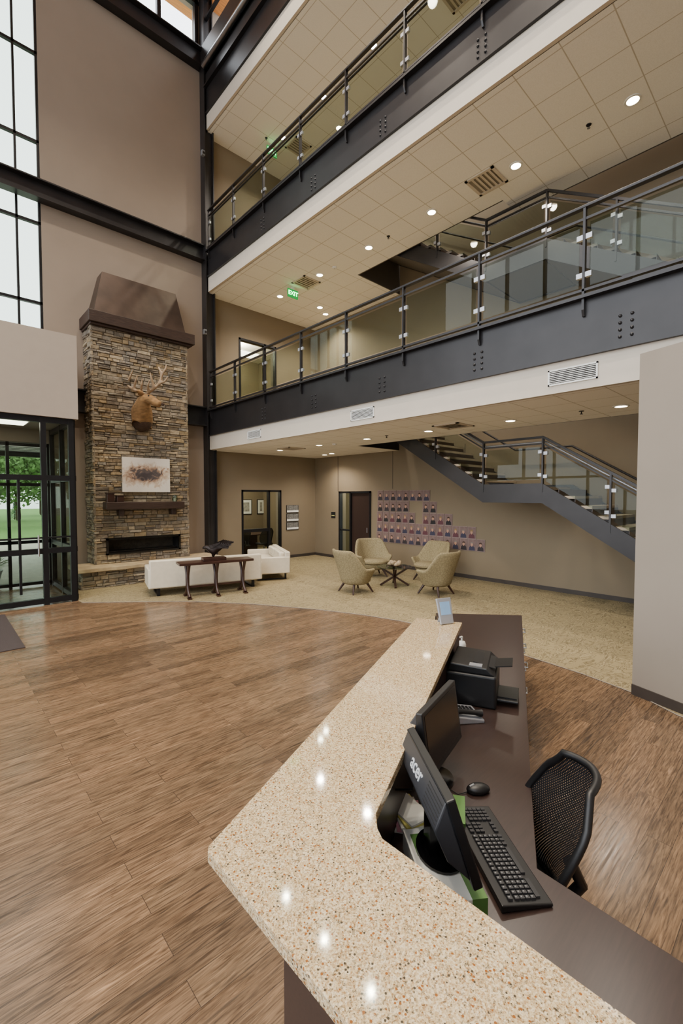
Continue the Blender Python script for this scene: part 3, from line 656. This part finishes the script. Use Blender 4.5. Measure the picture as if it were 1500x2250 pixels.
# ------------------------------------------------------------------ ceiling fittings
LC=(1,.89,.76)
def spot(loc,power,ang=140,col=LC,rad_=.07):
    ld=bpy.data.lights.new('downlight_lamp','SPOT'); ld.energy=power; ld.spot_size=rad(ang); ld.spot_blend=.8; ld.color=col; ld.shadow_soft_size=rad_
    lo=bpy.data.objects.new('downlight_lamp',ld); COL.objects.link(lo); lo.location=loc
def disc_light(px,py,z,lab,grp,power=90,at=None):
    p=onz(px,py,z) if at is None else Vector((at[0],at[1],z)); r=thing('recessed_downlight',lab,'light',p,0,grp)
    MB().lathe([(.078,-.002),(.082,-.012),(.108,-.010),(.112,0)],p,20,cap=False).build('trim_ring',white,r,smooth=True)
    MB().lathe([(.079,-.006),(.079,-.001)],p,20).build('lens',lampm,r)
    spot((p.x,p.y,z-.03),power)
for i,(x,y) in enumerate([(1364,892),(1121,924),(941,947),(806,964),(701,978),(615,989),(713,999)]): disc_light(x,y,S1,'round recessed downlight in the lowest ceiling, %s from the right'%od[i] if i<6 else 'round recessed downlight in the lowest ceiling, deepest one above the white chairs','downlights in the lowest ceiling',145)
for i,(x,y) in enumerate([(1390,220),(1133,364),(948,466),(810,544),(702,604),(615,651),(715,690)]): disc_light(x,y,S2,'round recessed downlight in the middle ceiling, %s from the right'%od[i] if i<6 else 'round recessed downlight in the middle ceiling behind the exit sign','downlights in the middle ceiling',360)
for i,(x,y) in enumerate([(820,100),(710,212),(621,302)]): disc_light(x,y,S3,'round recessed downlight in the topmost ceiling, %s from the right'%od[i],'downlights in the topmost ceiling',360)
for i,(x,y) in enumerate(((9.5,2.0),(9.5,5.2),(8.6,9.4))): disc_light(0,0,S3,'round recessed downlight in the topmost ceiling over the stairs, %s from the right'%od[i],'downlights in the topmost ceiling',350,(x,y))
disc_light(0,0,S2,'round recessed downlight in the middle ceiling, hidden side near the far wall','downlights in the middle ceiling',240,(8.9,10.6)); disc_light(0,0,S1,'round recessed downlight in the lowest ceiling near the dark door','downlights in the lowest ceiling',115,(9.2,10.4))
def vent(px,py,z,lab,s=.28):
    p=onz(px,py,z); r=thing('ceiling_vent',lab,'vent',p)
    b=MB(); w=.05; q=s
    b.box(p.x-q,p.x+q,p.y-q,p.y-q+w,z-.02,z); b.box(p.x-q,p.x+q,p.y+q-w,p.y+q,z-.02,z); b.box(p.x-q,p.x-q+w,p.y-q,p.y+q,z-.02,z); b.box(p.x+q-w,p.x+q,p.y-q,p.y+q,z-.02,z); b.build('frame',cream,r)
    b=MB()
    for k in range(5):
        y=p.y-q+w+.03+k*(2*q-2*w-.05)/5; b.extr([(p.x-q+w,y,z-.018),(p.x-q+w,y+.045,z-.004),(p.x-q+w,y+.05,z-.008),(p.x-q+w,y+.005,z-.022)],(2*q-2*w,0,0))
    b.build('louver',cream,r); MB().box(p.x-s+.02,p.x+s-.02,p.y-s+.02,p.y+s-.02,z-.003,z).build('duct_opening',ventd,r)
vent(1068,398,S2,'large square air vent in the middle ceiling, nearer one'); vent(672,620,S2,'square air vent in the middle ceiling beside the exit sign'); vent(995,935,S1,'square air vent in the lowest ceiling above the stairs'); vent(640,985,S1,'square air vent in the lowest ceiling above the meeting room door'); vent(1005,-15,S3,'square air vent in the topmost ceiling near the photo top'); vent(655,322,S3,'square air vent in the topmost ceiling beside the exit sign')
for px,py,z,lab in ((1293,274,S2,'small dark sprinkler head in the middle ceiling, rightmost'),(853,519,S2,'small dark sprinkler head in the middle ceiling, middle one'),(735,587,S2,'small white smoke detector in the middle ceiling'),(1277,903,S1,'small sprinkler head in the lowest ceiling, rightmost'),(849,957,S1,'small sprinkler head in the lowest ceiling, middle one'),(735,975,S1,'small white smoke detector in the lowest ceiling'),(585,303,S3,'small sprinkler head in the topmost ceiling')):
    p=onz(px,py,z); sm='smoke' in lab; r=thing('smoke_detector' if sm else 'sprinkler_head',lab,'smoke detector' if sm else 'sprinkler',p)
    MB().lathe([(.03,-.04),(.055,-.03),(.06,0)] if sm else [(.02,-.05),(.008,-.03),(.008,-.012),(.035,-.01),(.04,0)],p,14).build('body',white if sm else steel,r,smooth=True)
    MB().lathe([(.01,-.045),(.012,-.04)] if sm else [(.024,-.054),(.024,-.05)],p,10).build('tip',grey,r)
for px,py,z,lab in ((643,645,S2,'lit green exit sign below the middle ceiling'),(597,333,S3,'lit green exit sign below the topmost ceiling')):
    p=onz(px,py,z-.18); r=thing('exit_sign',lab,'sign',(p.x,p.y,z-.3))
    MB().box(p.x-.17,p.x+.17,p.y-.02,p.y+.02,z-.3,z-.08).build('panel',exitm,r,bevel=.005); MB().box(p.x-.05,p.x+.05,p.y-.02,p.y+.02,z-.08,z).build('mount',white,r)
    text('lettering','EXIT',.16,exitl,Matrix.Translation((p.x,p.y-.022,z-.19))@Matrix.Rotation(rad(90),4,'X'),r,.002)
for (xa,xb,lab) in ((1203,1312,'widest looking white air grille on the balcony fascia, nearest'),(771,822,'white air grille in the middle of the balcony fascia'),(544,573,'white air grille on the balcony fascia nearest the column')):
    y0=onx(xb,900,BX).y; y1=onx(xa,900,BX).y; r=thing('air_grille',lab,'vent',(BX,(y0+y1)/2,S1+.12))
    b=MB(); za,zb=S1+.10,S1+.30
    b.box(BX-.015,BX,y0,y1,za,za+.02); b.box(BX-.015,BX,y0,y1,zb-.02,zb); b.box(BX-.015,BX,y0,y0+.02,za,zb); b.box(BX-.015,BX,y1-.02,y1,za,zb); b.build('frame',white,r)
    b=MB()
    for k in range(7): z=za+.03+k*.022; b.box(BX-.012,BX-.002,y0+.02,y1-.02,z,z+.009)
    b.build('louver',white,r); MB().box(BX-.002,BX-.0005,y0+.02,y1-.02,za+.02,zb-.02).build('backing',void_shade,r)
# ------------------------------------------------------------------ lounge furniture
def make_sofa(w,label,nm='sofa',cat='sofa',nc=2,top=.76):
    r=thing(nm,label,cat); h=w/2
    MB().box(-h+.1,h-.1,-.36,.38,.17,.30).build('seat_base',whitel,r,bevel=.03,seg=3,smooth=True)
    b=MB(); b.box(-h+.02,h-.02,-.43,-.30,.17,top); b.build('backrest',whitel,r,bevel=.03,seg=4,smooth=True)
    for s in (-1,1): MB().box(min(s*h,s*(h-.12)),max(s*h,s*(h-.12)),-.42,.40,.17,.58).build('armrest',whitel,r,bevel=.025,seg=4,smooth=True)
    cw=(w-.26)/nc
    for k in range(nc):
        x=-h+.13+k*cw; MB().box(x+.004,x+cw-.004,-.28,.40,.30,.44).build('seat_cushion',whitel,r,bevel=.035,seg=4,smooth=True)
        c=MB().box(x+.004,x+cw-.004,-.31,-.17,.44,top-.02).build('back_cushion',whitel,r,bevel=.04,seg=4,smooth=True)
        for a in (.25,.5,.75):
            for z in (.53,.64): MB().ball((x+cw*a,-.168,z),(.013,.008,.013),8).build('button',whitel,c)
    for s in (-1,1):
        b=MB(); x=s*(h-.2); b.box(x-.03,x+.03,-.36,.36,0,.03); b.box(x-.03,x+.03,-.36,-.32,0,.17); b.box(x-.03,x+.03,.32,.36,0,.17); b.build('sled_leg',frame,r)
    return r
s=make_sofa(2.42,'long white leather sofa with its back to the console table'); place(s,(4.53,9.45,.006),rad(-14))
a=make_sofa(1.9,'shorter white leather sofa facing the fireplace group from the right',top=.70); place(a,(6.55,10.0,.006),rad(66))
# console
t=thing('console_table','dark wooden console table with curved legs behind the white sofa','table',(4.42,8.70,.006),rad(-12)); I=rootM(t)
def lb(): b=MB(); b.T=I; return b
lb().box(-.77,.77,-.2,.2,.685,.735).build('tabletop',dkwood,t,bevel=.008)
lb().box(-.6,.6,-.02,.02,.2,.24).build('stretcher',dkwood,t)
for x in (-.58,0,.58):
    for s in (-1,1):
        b=lb(); b.tube([(x,s*.15,.69),(x,s*.13,.62),(x,s*.06,.46),(x,s*.05,.24),(x,s*.1,.11),(x,s*.19,.03)],[.038,.032,.028,.028,.03,.038],8); b.build('leg',dkwood,t,smooth=True)
        b=lb(); b.box(x-.04,x+.04,s*.19-.06,s*.19+.06,0,.03); b.build('foot',dkwood,t)
# eagle sculpture
c=I@Vector((-.02,0,.73)); eg=thing('eagle_sculpture','dark bronze eagle sculpture with raised wings on the console table','sculpture',c)
def g(l,d,u): return c+RT*l+F2*d+Vector((0,0,u))
b=MB(); b.T=Matrix.Translation(c)@Matrix.Rotation(rad(-12),4,'Z'); b.box(-.26,.22,-.11,.11,.005,.07); b.build('base',dkwood,eg,bevel=.008)
skin('body',bronze,[[(g(-.02,0,.22),.095),(g(-.10,0,.25),.08),(g(-.17,0,.28),.055),(g(-.22,0,.27),.042),(g(-.26,0,.24),.014)],[0,(g(.08,0,.26),.08),(g(.18,0,.30),.04)],[0,(g(-.02,0,.14),.04),(g(-.04,0,.07),.035)]],eg)
for s in (-1,1):
    b=MB(); n=7
    for k in range(n):
        q=k/(n-1); base=g(-.10+.16*q,.05*s,.27+.02*q); tip=g(.16+.22*q,.05*s+.10*s*(1-q*.5),.40-.04*q+.015*s); up=Vector((0,0,.05)); b.extr([base-up,tip-up*.3,tip+up*.3,base+up],F2*.012*s)
    b.build('wing',bronze,eg)
b=MB()
for k in range(5): b.extr([g(.15,-.02+.01*k,.25),g(.30,-.05+.025*k,.25+.012*k),g(.30,-.05+.025*k,.28+.012*k),g(.15,-.02+.01*k,.30)],F2*.01)
b.build('tail',bronze,eg)
# wing chairs
def make_wing(label):
    r=thing('wing_chair',label,'armchair'); n=32; R=6; vs=[];fs=[]
    for i in range(n+1):
        t=rad(-122+244*i/n); q=abs(t)/rad(122); top=.95 if q<.34 else (.95-.40*min(1,(q-.34)/.30)); bot=.20
        for j in range(R+1):
            k=j/R; z=bot+(top-bot)*k; rx=.25+.22*k+(.03*k*(1-q)); ry=.26+.24*k*(1-q*.5)
            sx=math.copysign(abs(math.sin(t))**.8,math.sin(t))
            vs.append((rx*sx,-ry*math.cos(t)-.0,z))
    for i in range(n):
        for j in range(R): a=i*(R+1)+j; fs.append((a,a+R+1,a+R+2,a+1))
    MB().add(vs,fs).build('shell',fabric,r,smooth=True,solid=.07,sub=1)
    b=MB(); b.lathe([(.0,.19),(.26,.19),(.32,.24),(.34,.32),(.30,.34),(.01,.34)],(0,0,0),24); b.build('seat_base',fabric,r,smooth=True)
    b=MB(); b.lathe([(.0,.33),(.28,.33),(.33,.36),(.33,.40),(.28,.44),(.01,.445)],(0,.06,0),24); b.build('seat_cushion',fabric,r,smooth=True)
    for sx in (-1,1):
        for sy in (-1,1): MB().tube([(sx*.17,sy*.17,.21),(sx*.27,sy*.27,0)],[.030,.016],8).build('leg',dkwood,r,smooth=True)
    return r
TC=Vector((7.92,6.75,0)); spots=[((6.80,6.9),'olive wing chair with its back to the entrance, leftmost of four'),((8.5,7.95),'olive wing chair second from the left, below the dark door'),((9.05,6.6),'olive wing chair against the portrait wall, beyond the glass table'),((7.9,5.58),'olive wing chair nearest the reception desk, rightmost of four')]
w0_=None
for (x,y),lab in spots:
    d=TC-Vector((x,y,0)); rz=math.atan2(d.y,d.x)-rad(90)
    if w0_ is None: w0_=make_wing(lab); w0_['group']='olive wing chairs'; place(w0_,(x,y,.006),rz)
    else: dup(w0_,(x,y,.006),rz,lab)
t=thing('coffee_table','round glass coffee table on crossed dark legs amid wing chairs','table',(TC.x,TC.y,.006)); I=rootM(t)
lb().lathe([(.0,.435),(.40,.435),(.405,.442),(.40,.45),(.0,.45)],n=36).build('glass_top',glassd,t)
for k in range(2):
    an=rad(45+90*k); cx,sy=math.cos(an)*.33,math.sin(an)*.33
    for s in (-1,1): b=lb(); b.bar((-s*cx,-s*sy,.01),(s*cx,s*sy,.43),.05,.04); b.build('leg',dkwood,t)
p=(TC.x,TC.y,.456); r=thing('table_sculpture','pale carved shell-like centrepiece on the glass coffee table','ornament',p); I=rootM(r)
b=lb()
for k in range(9): a_=k*.7; b.ball((.11*math.cos(a_),.11*math.sin(a_),.05+.02*(k%3)),(.07,.05,.05),8)
b.build('shells',slab,r,smooth=True); lb().lathe([(.05,0),(.16,.02),(.17,.03),(.0,.03)],n=20).build('dish',dkwood,r)
# ------------------------------------------------------------------ reception desk
GZ=1.10; G=lambda x,y:onz(x,y,GZ)
o_far=G(915,1357); o_cor=G(452,1865); o_near=G(765,2250); i_far=G(1015,1368); i_b1=G(826,1786); i_b2=G(840,1842); i_near=G(1400,2250)
bd=(o_near-o_cor).normalized(); o_end=o_near+bd*.55; bi=(i_near-i_b2).normalized(); i_end=i_near+bi*.45
ad=(o_far-o_cor).normalized(); nA=Vector((ad.y,-ad.x,0)); nB=Vector((-bd.y,bd.x,0))
if nB.dot(i_near-o_near)<0: nB=-nB
i_bm=(i_b1+i_b2)/2+Vector((-.012,-.004,0))
ch=[o_cor+ad*.012,o_cor+bd*.012]
gp=[o_far]+ch+[o_end,i_end,i_b2,i_bm,i_b1,i_far]
ct=tag(MB().extr([q-Vector((0,0,.035)) for q in gp],(0,0,.035)).build('quartz_countertop',granite,bevel=.0025),'speckled beige quartz countertop bending toward the camera','countertop')
rd=thing('reception_desk','espresso brown angled reception desk under the quartz counter','desk',(o_cor.x,o_cor.y,0))
DZ=.74
def fl(p,z): return Vector((p.x,p.y,z))
def inter(p,d,q,e_):
    den=d.x*e_.y-d.y*e_.x; t=((q.x-p.x)*e_.y-(q.y-p.y)*e_.x)/den; return p+d*t
pc=inter(o_cor+nA*.28,ad,o_cor+nB*.07,bd); pc2=inter(o_cor+nA*.35,ad,o_cor+nB*.14,bd)
pa=o_far+nA*.28-ad*.05; pa2=o_far+nA*.35-ad*.05; pb=o_end+nB*.07; pb2=o_end+nB*.14
b=MB(); b.extr([fl(q,0) for q in (pa,pc,pb,pb2,pc2,pa2)],(0,0,GZ-.037)); b.build('front_panel',desk_m,rd)
D=lambda x,y:onz(x,y,DZ)
dr=[D(1146,1352),D(1165,1700),D(1180,1908),D(1500,2115)]; dr.append(dr[3]+(dr[3]-dr[2]).normalized()*.7)
dl=D(957,1347)
poly_=[dl,fl(o_far+nA*.352,DZ),fl(pc2+nA*.002,DZ),fl(pb2,DZ),dr[4],dr[3],dr[2],dr[1],dr[0]]
MB().extr([q-Vector((0,0,.03)) for q in poly_],(0,0,.03)).build('work_surface',desk_m,rd,bevel=.002)
sd=(dr[0]-dr[1]).normalized(); sn=Vector((-sd.y,sd.x,0)); 
if sn.dot(nA)>0: sn=-sn
q0=dr[0]-sd*.05+sn*.03
for k in range(3):
    a0=q0-sd*(.52*k); a1=a0-sd*.5
    MB().extr([fl(a0,0.02),fl(a1,.02),fl(a1+sn*.5,.02),fl(a0+sn*.5,.02)],(0,0,DZ-.052)).build('pedestal',desk_m,rd)
    for z in (.06,.28,.5):
        m1=a0-sd*.01; m2=a1+sd*.01; d=MB().extr([fl(m1,z),fl(m2,z),fl(m2-sn*.018,z),fl(m1-sn*.018,z)],(0,0,.2)).build('drawer',desk_m,rd)
        mc=(m1+m2)/2-sn*.018; MB().tube([fl(mc+sd*.06,z+.15),fl(mc+sd*.06-sn*.04,z+.15),fl(mc-sd*.06-sn*.04,z+.15),fl(mc-sd*.06,z+.15)],.006,6).build('handle',chrome,d)
MB().extr([fl(dl,0),fl(dl-ad*.03,0),fl(dr[0]-ad*.03,0),fl(dr[0],0)],(0,0,DZ-.031)).build('end_panel',desk_m,rd)
ol=fl(o_far+nA*.30,0); MB().extr([fl(dl,0),ol,ol+nA*.03,fl(dl,0)+nA*.03],(0,0,DZ-.031)).build('side_panel',desk_m,rd)
# ---- objects on the desk
def rzof(n): return math.atan2(n.y,n.x)-rad(90)
def dirW(D_,l): v=F2*D_+RT*l; return v.normalized()
def make_monitor(label,loc,n,w,h,tilt,lift,logo=None):
    r=thing('computer_monitor',label,'monitor',loc,rzof(n)); I0=rootM(r)
    T=I0@Matrix.Translation((0,.05,lift))@Matrix.Rotation(tilt,4,'X')
    b=MB(); b.T=T; b.box(-w/2,w/2,-.02,.012,0,h); b.build('casing',black,r,bevel=.005)
    b=MB(); b.T=T; b.box(-w/2+.02,w/2-.02,.012,.0135,.03,h-.02); b.build('screen',blackg,r)
    dy,dz=.062,.075
    b=MB(); b.T=T; b.extr([(-w/2+.006,-.02,.03),(-w/2+.006,-.018,h-.004),(-w/2+.006,-.018-dy,h-.004-dz),(-w/2+.006,-.07,.12)],(w-.012,0,0)); b.build('rear_cover',darkgrey,r,bevel=.005)
    ux=Vector((1,0,0)); uy=Vector((0,dy,dz)).normalized(); uz=ux.cross(uy); R_=Matrix((ux,uy,uz)).transposed().to_4x4()
    base_=T@Matrix.Translation((0,-.018-dy/2,h-.004-dz/2))@R_
    off=-1 if uz.y>0 else 1
    for k in range(6):
        b=MB(); b.T=base_; y=-.034+.0125*k; b.box(w*.18,w*.46,y-.0012,y+.0012,-.0012,.0012); b.build('vent_slot',void_shade,r)
    b=MB(); b.T=I0; b.box(-.035,.035,-.05,-.02,.01,lift+.14); b.build('stand_neck',blackg,r)
    b=MB(); b.T=I0@Matrix.Diagonal((1.25,1,1,1)); b.lathe([(.075,0),(.085,.004),(.085,.012),(.03,.02)],n=24); b.build('stand_base',blackg,r,smooth=True)
    if logo: text('logo',logo,.068,logom,base_@Matrix.Translation((-.03,.002,off*.0012)),r,.0012)
    return r
BH=.08
nm2=dirW(.13,.99); mloc=W(1.56,.355,DZ+BH)
make_monitor('black computer monitor seen from behind with a silver brand logo',mloc,nm2,.44,.31,rad(18),.05,'acer')
nm1=dirW(-.544,.839); m1loc=W(2.08,.445,DZ)
make_monitor('black computer monitor with dark screen farther along the desk',m1loc,nm1,.43,.29,rad(8),.13)
def carton(lab,c,n,w,d,h,word=True):
    r=thing('paper_carton',lab,'box',c,rzof(n)); global I; I=rootM(r)
    lb().box(-w/2,w/2,-d/2,d/2,0,h).build('box_body',rice,r,bevel=.002); lb().box(-w/2-.001,w/2+.001,d/2-.05,d/2+.001,.01,h+.0012).build('green_band',green,r); lb().box(-w/2+.02,w/2-.03,d/2-.001,d/2+.0015,.03,h-.012).build('stripe',rice,r)
    lb().box(-w/2+.03,-w/2+.13,-d/2+.02,d/2-.07,h,h+.0015).build('label_print',green,r)
    text('lettering','SA',min(.035,h*.5),frame,I@Matrix.Translation((w/2-.08,d/2+.002,h*.6))@Matrix.Rotation(rad(180),4,'Z')@Matrix.Rotation(rad(90),4,'X'),r); return r
carton('green and white paper carton under the monitor with the logo',W(1.52,.35,DZ),nm2,.32,.19,BH)
carton('green and white paper carton between the two monitors',W(1.84,.47,DZ),dirW(-.25,.97),.17,.10,.04)
p=W(1.83,.28,DZ); r=thing('paper_stack','stack of colourful papers leaning behind the monitors','paper',p,rzof(nm2)); I=rootM(r)
for k,mm in enumerate((rice,pinkp,rice,yelp,rice)): b=MB(); b.T=I@Matrix.Rotation(rad(11*k-20),4,'Z'); b.box(-.09,.09,-.055,.055,.010*k,.010*k+.008); b.build('sheet_pad',mm,r)
# keyboard
kn=nm2; kc=W(1.645,.58,DZ); r=thing('keyboard','black full-size computer keyboard near the desk edge','keyboard',kc,rzof(kn)); I=rootM(r)
b=lb(); b.extr([(-.235,-.09,.002),(-.235,.09,.002),(-.235,.09,.014),(-.235,-.09,.028)],(.47,0,0)); b.build('case',black,r,bevel=.004)
def kz(y): return .021-(y)*.082
def keys(b,x0,n,y,w=.0165,h=.0155):
    for k in range(n): x=x0+k*.0192; z=kz(y); b.extr([(x,y,z),(x+w,y,z),(x+w-.002,y+.001,z+.007),(x+.002,y+.001,z+.007)],(0,h,-.0008))
b=lb(); rowsy=[-.060,-.036,-.017,.002,.021,.040]
for ri_,y in enumerate(rowsy):
    keys(b,.219-15*.0192+.004,15 if ri_<5 else 3,y)
    if ri_ in (0,1,2,5): keys(b,-.132,3,y)
    if ri_>0: keys(b,-.216,4,y)
z=kz(.040); b.extr([(.0,.040,z),(.12,.040,z),(.118,.041,z+.007),(.002,.041,z+.007)],(0,.015,-.0008)); b.extr([(.14,.040,z),(.215,.040,z),(.213,.041,z+.007),(.142,.041,z+.007)],(0,.015,-.0008)); b.build('keys',keym,r)
b=lb()
for k in range(15):
    for ri_,y in enumerate(rowsy[:5]): x=.219-15*.0192+.004+k*.0192+.005; z=kz(y)+.0071; b.box(x,x+.005,y+.004,y+.009,z-.001,z+.0003)
b.build('key_legends',grey,r)
b=lb()
for k in range(6): b.box(-.20+k*.012,-.192+k*.012,-.077,-.071,kz(-.07)+.002,kz(-.07)+.006)
b.build('indicator_lights',silver,r)
p=onz(1050,1740,DZ); r=thing('computer_mouse','small black computer mouse on the dark desk','mouse',p,rzof(kn)); I=rootM(r)
b=lb(); b.ball((0,0,.014),(.034,.056,.024),16); b.build('body',black,r,smooth=True); lb().tube([(0,-.04,.028),(0,-.02,.037)],.006,8).build('wheel',grey,r)
lb().tube([(0,-.05,.006),(.01,-.1,.004),(-.06,-.14,.004)],.002,6).build('cable',black,r)
# printer
pn=nA.copy(); pc_=W(3.0,.93,DZ); r=thing('printer','black laser printer with open paper trays on the desk','printer',pc_,rzof(pn)); I=rootM(r)
lb().box(-.19,.19,-.19,.13,0,.21).build('body',black,r,bevel=.015,seg=3)
b=lb(); b.extr([(-.18,-.18,.21),(-.18,.12,.21),(-.18,.07,.255),(-.18,-.16,.265)],(.36,0,0)); b.build('lid',black,r,bevel=.008)
b=lb(); b.extr([(-.11,-.02,.262),(-.11,.12,.235),(-.11,.12,.24),(-.11,-.02,.268)],(.22,0,0)); b.build('output_recess',void_shade,r)
b=lb(); b.extr([(-.08,.10,.232),(-.08,.22,.255),(-.08,.22,.261),(-.08,.10,.24)],(.16,0,0)); b.build('output_flap',black,r)
lb().box(-.12,.12,.13,.26,.03,.045).build('paper_tray',black,r,bevel=.004); lb().box(-.09,.09,.13,.25,.046,.052).build('tray_cover',black,r)
lb().box(.12,.17,-.04,.04,.256,.262).build('control_panel',silver,r)
lb().tube([(-.19,-.1,.05),(-.27,-.05,.1),(-.3,-.1,.02),(-.36,-.12,.004)],.004,6).build('cable',grey,r)
# phone
p=W(2.70,.745,DZ); r=thing('desk_phone','black and silver desk phone with keypad beside the printer','phone',p,rzof(nm2)); I=rootM(r)
b=lb(); b.extr([(-.095,-.1,0),(-.095,.1,0),(-.095,.1,.02),(-.095,-.1,.055)],(.19,0,0)); b.build('base',silver,r,bevel=.006)
b=lb()
for i in range(4):
    for j in range(3): x=-.06+j*.026; y=-.01+i*.024; z=.0375-.175*y; b.box(x,x+.018,y,y+.015,z,z+.005)
b.build('keypad',black,r); lb().box(-.07,.03,-.085,-.035,.048,.053).build('display',sheet1,r)
b=lb(); b.tube([(.07,-.09,.075),(.07,-.03,.068),(.07,.05,.056),(.07,.09,.05)],[.024,.015,.015,.024],10); b.build('handset',black,r,smooth=True)
# bottle
p=onz(1014,1447,DZ); r=thing('lotion_bottle','clear pump bottle with purple label at the far desk end','bottle',p); I=rootM(r)
lb().lathe([(.03,0),(.034,.01),(.034,.12),(.025,.145),(.012,.15)],n=18).build('bottle_body',white,r,smooth=True); lb().lathe([(.0347,.03),(.0347,.1)],n=18,cap=False).build('label_band',purple,r)
b=lb(); b.tube([(0,0,.15),(0,0,.185)],.008,8); b.tube([(0,0,.185),(-.03,-.0,.187)],.006,8); b.build('pump',white,r,smooth=True)
# photo frame on counter
p=onz(982,1372,GZ); fn=(-F2*.8+RT*.35).normalized(); r=thing('digital_frame','small silver tablet display standing on the quartz counter end','display',p,rzof(fn)); I=rootM(r)
T_=I@Matrix.Translation((0,0,.003))@Matrix.Rotation(rad(16),4,'X')
b=MB(); b.T=T_; b.extr([(-.06,-.012,.0),(.06,-.012,.0),(.068,-.012,.20),(-.068,-.012,.20)],(0,.02,0)); b.build('casing',silver,r,bevel=.006)
b=MB(); b.T=T_; b.box(-.045,.045,.008,.010,.07,.17); b.build('screen',sheet1,r)
b=MB(); b.T=I; b.extr([(-.02,-.10,0),(-.02,-.085,0),(-.02,-.03,.13),(-.02,-.04,.14)],(.04,0,0)); b.build('kickstand',grey,r)
r=tag(MB().tube([W(1.72,.28,DZ+.2),W(1.78,.2,DZ+.16),W(1.86,.17,DZ+.012),W(1.97,.22,DZ+.012)],.004,6).build('cable',black),'loose black cable hanging behind the monitor with the logo','cable')
# office chair
def make_task_chair(label):
    r=thing('office_chair',label,'office chair'); n=12;m=16; vs=[];fs=[]
    def bp(u,v):
        wv=.20+.05*math.sin(math.pi*min(1,v*1.1))-(.06*max(0,v-.8)/.2)
        return Vector((u*wv,-.21-.13*v+.06*math.sin(v*math.pi)*(1-v)*2+.07*u*u,.47+.50*v))
    for j in range(m+1):
        for i in range(n+1): vs.append(bp(-1+2*i/n,j/m))
    for j in range(m):
        for i in range(n): a=j*(n+1)+i; fs.append((a,a+1,a+n+2,a+n+1))
    MB().add(vs,fs).build('back_mesh',meshm,r,smooth=True)
    loop=[bp(-1,j/m) for j in range(m+1)]+[bp(-1+2*i/n,1)+Vector((0,0,.012*(1-(2*i/n-1)**2))) for i in range(1,n)]+[bp(1,1-j/m) for j in range(m+1)]+[bp(1-2*i/n,0) for i in range(1,n)]
    loop.append(loop[0]); MB().tube(loop,.016,8).build('back_frame',black,r,smooth=True)
    MB().tube([(0,-.25,.6),(0,-.30,.5),(0,-.22,.40),(0,-.05,.38)],.025,8).build('spine',black,r,smooth=True)
    MB().box(-.23,.23,-.22,.24,.41,.47).build('seat',black,r,bevel=.03,seg=3,smooth=True)
    MB().tube([(0,0,.41),(0,0,.1)],[.03,.025],12).build('gas_lift',chrome,r,smooth=True)
    for k in range(5):
        a=2*math.pi*k/5; e1=(.30*math.cos(a),.30*math.sin(a),.07); l=MB().bar((0,0,.1),e1,.05,.03).build('leg',black,r); MB().ball((e1[0],e1[1],.03),(.03,.03,.03),10).build('caster',blackg,l)
    return r
oc=make_task_chair('black mesh-back office chair pushed up to the reception desk')
fc=dirW(.14,-.99)
place(oc,W(1.82,.69,0),rzof(fc))
# meeting room
t=thing('meeting_table','dark oval meeting table seen through the office glass','table',(8.3,14.0,0)); I=rootM(t)
b=lb(); b.T=I@Matrix.Diagonal((1.6,1,1,1)); b.lathe([(0,.71),(.55,.71),(.56,.74),(0,.745)],n=28); b.build('tabletop',dkwood,t); lb().box(-.4,.4,-.1,.1,0,.71).build('pedestal',dkwood,t)
for (x,y,rz,lab) in ((7.6,13.15,0,'black task chair nearest the glass in the meeting room'),(8.5,13.15,0,'second black task chair on the near side of the meeting table'),(7.05,14.1,-90,'black task chair at the left end of the meeting table')):
    dup(oc,(x,y,0),rad(rz),lab)
# ------------------------------------------------------------------ lights
for k,(x,y) in enumerate(((1.5,1.0),(3.8,1.2),(1.2,4.2),(3.9,4.5),(1.4,7.6),(4.0,7.8),(-1.5,2.5),(-1.5,6.0))):
    p=Vector((x,y,15.88)); r=thing('pendant_downlight','cylinder roof downlight high above the lobby','light',p,0,'lobby roof downlights')
    MB().lathe([(.16,-.3),(.16,0)],p,16).build('housing',frame,r); MB().lathe([(.14,-.31),(.14,-.3)],p,16).build('lens',lampm,r)
    spot((x,y,15.52),1500,95,(1,.88,.72),.12)
for x,y,z,pw in ((7.8,14.0,2.6,110),(8.0,14.0,7.2,260),(10.8,10.6,2.3,50)):
    ld=bpy.data.lights.new('room_lamp','POINT'); ld.energy=pw; ld.color=(1,.88,.72); ld.shadow_soft_size=.2; lo=bpy.data.objects.new('room_lamp',ld); COL.objects.link(lo); lo.location=(x,y,z)
w=bpy.data.worlds.new('sky'); scn.world=w; w.use_nodes=True; bg=w.node_tree.nodes['Background']; bg.inputs[0].default_value=(.90,.95,1,1); bg.inputs[1].default_value=5.3
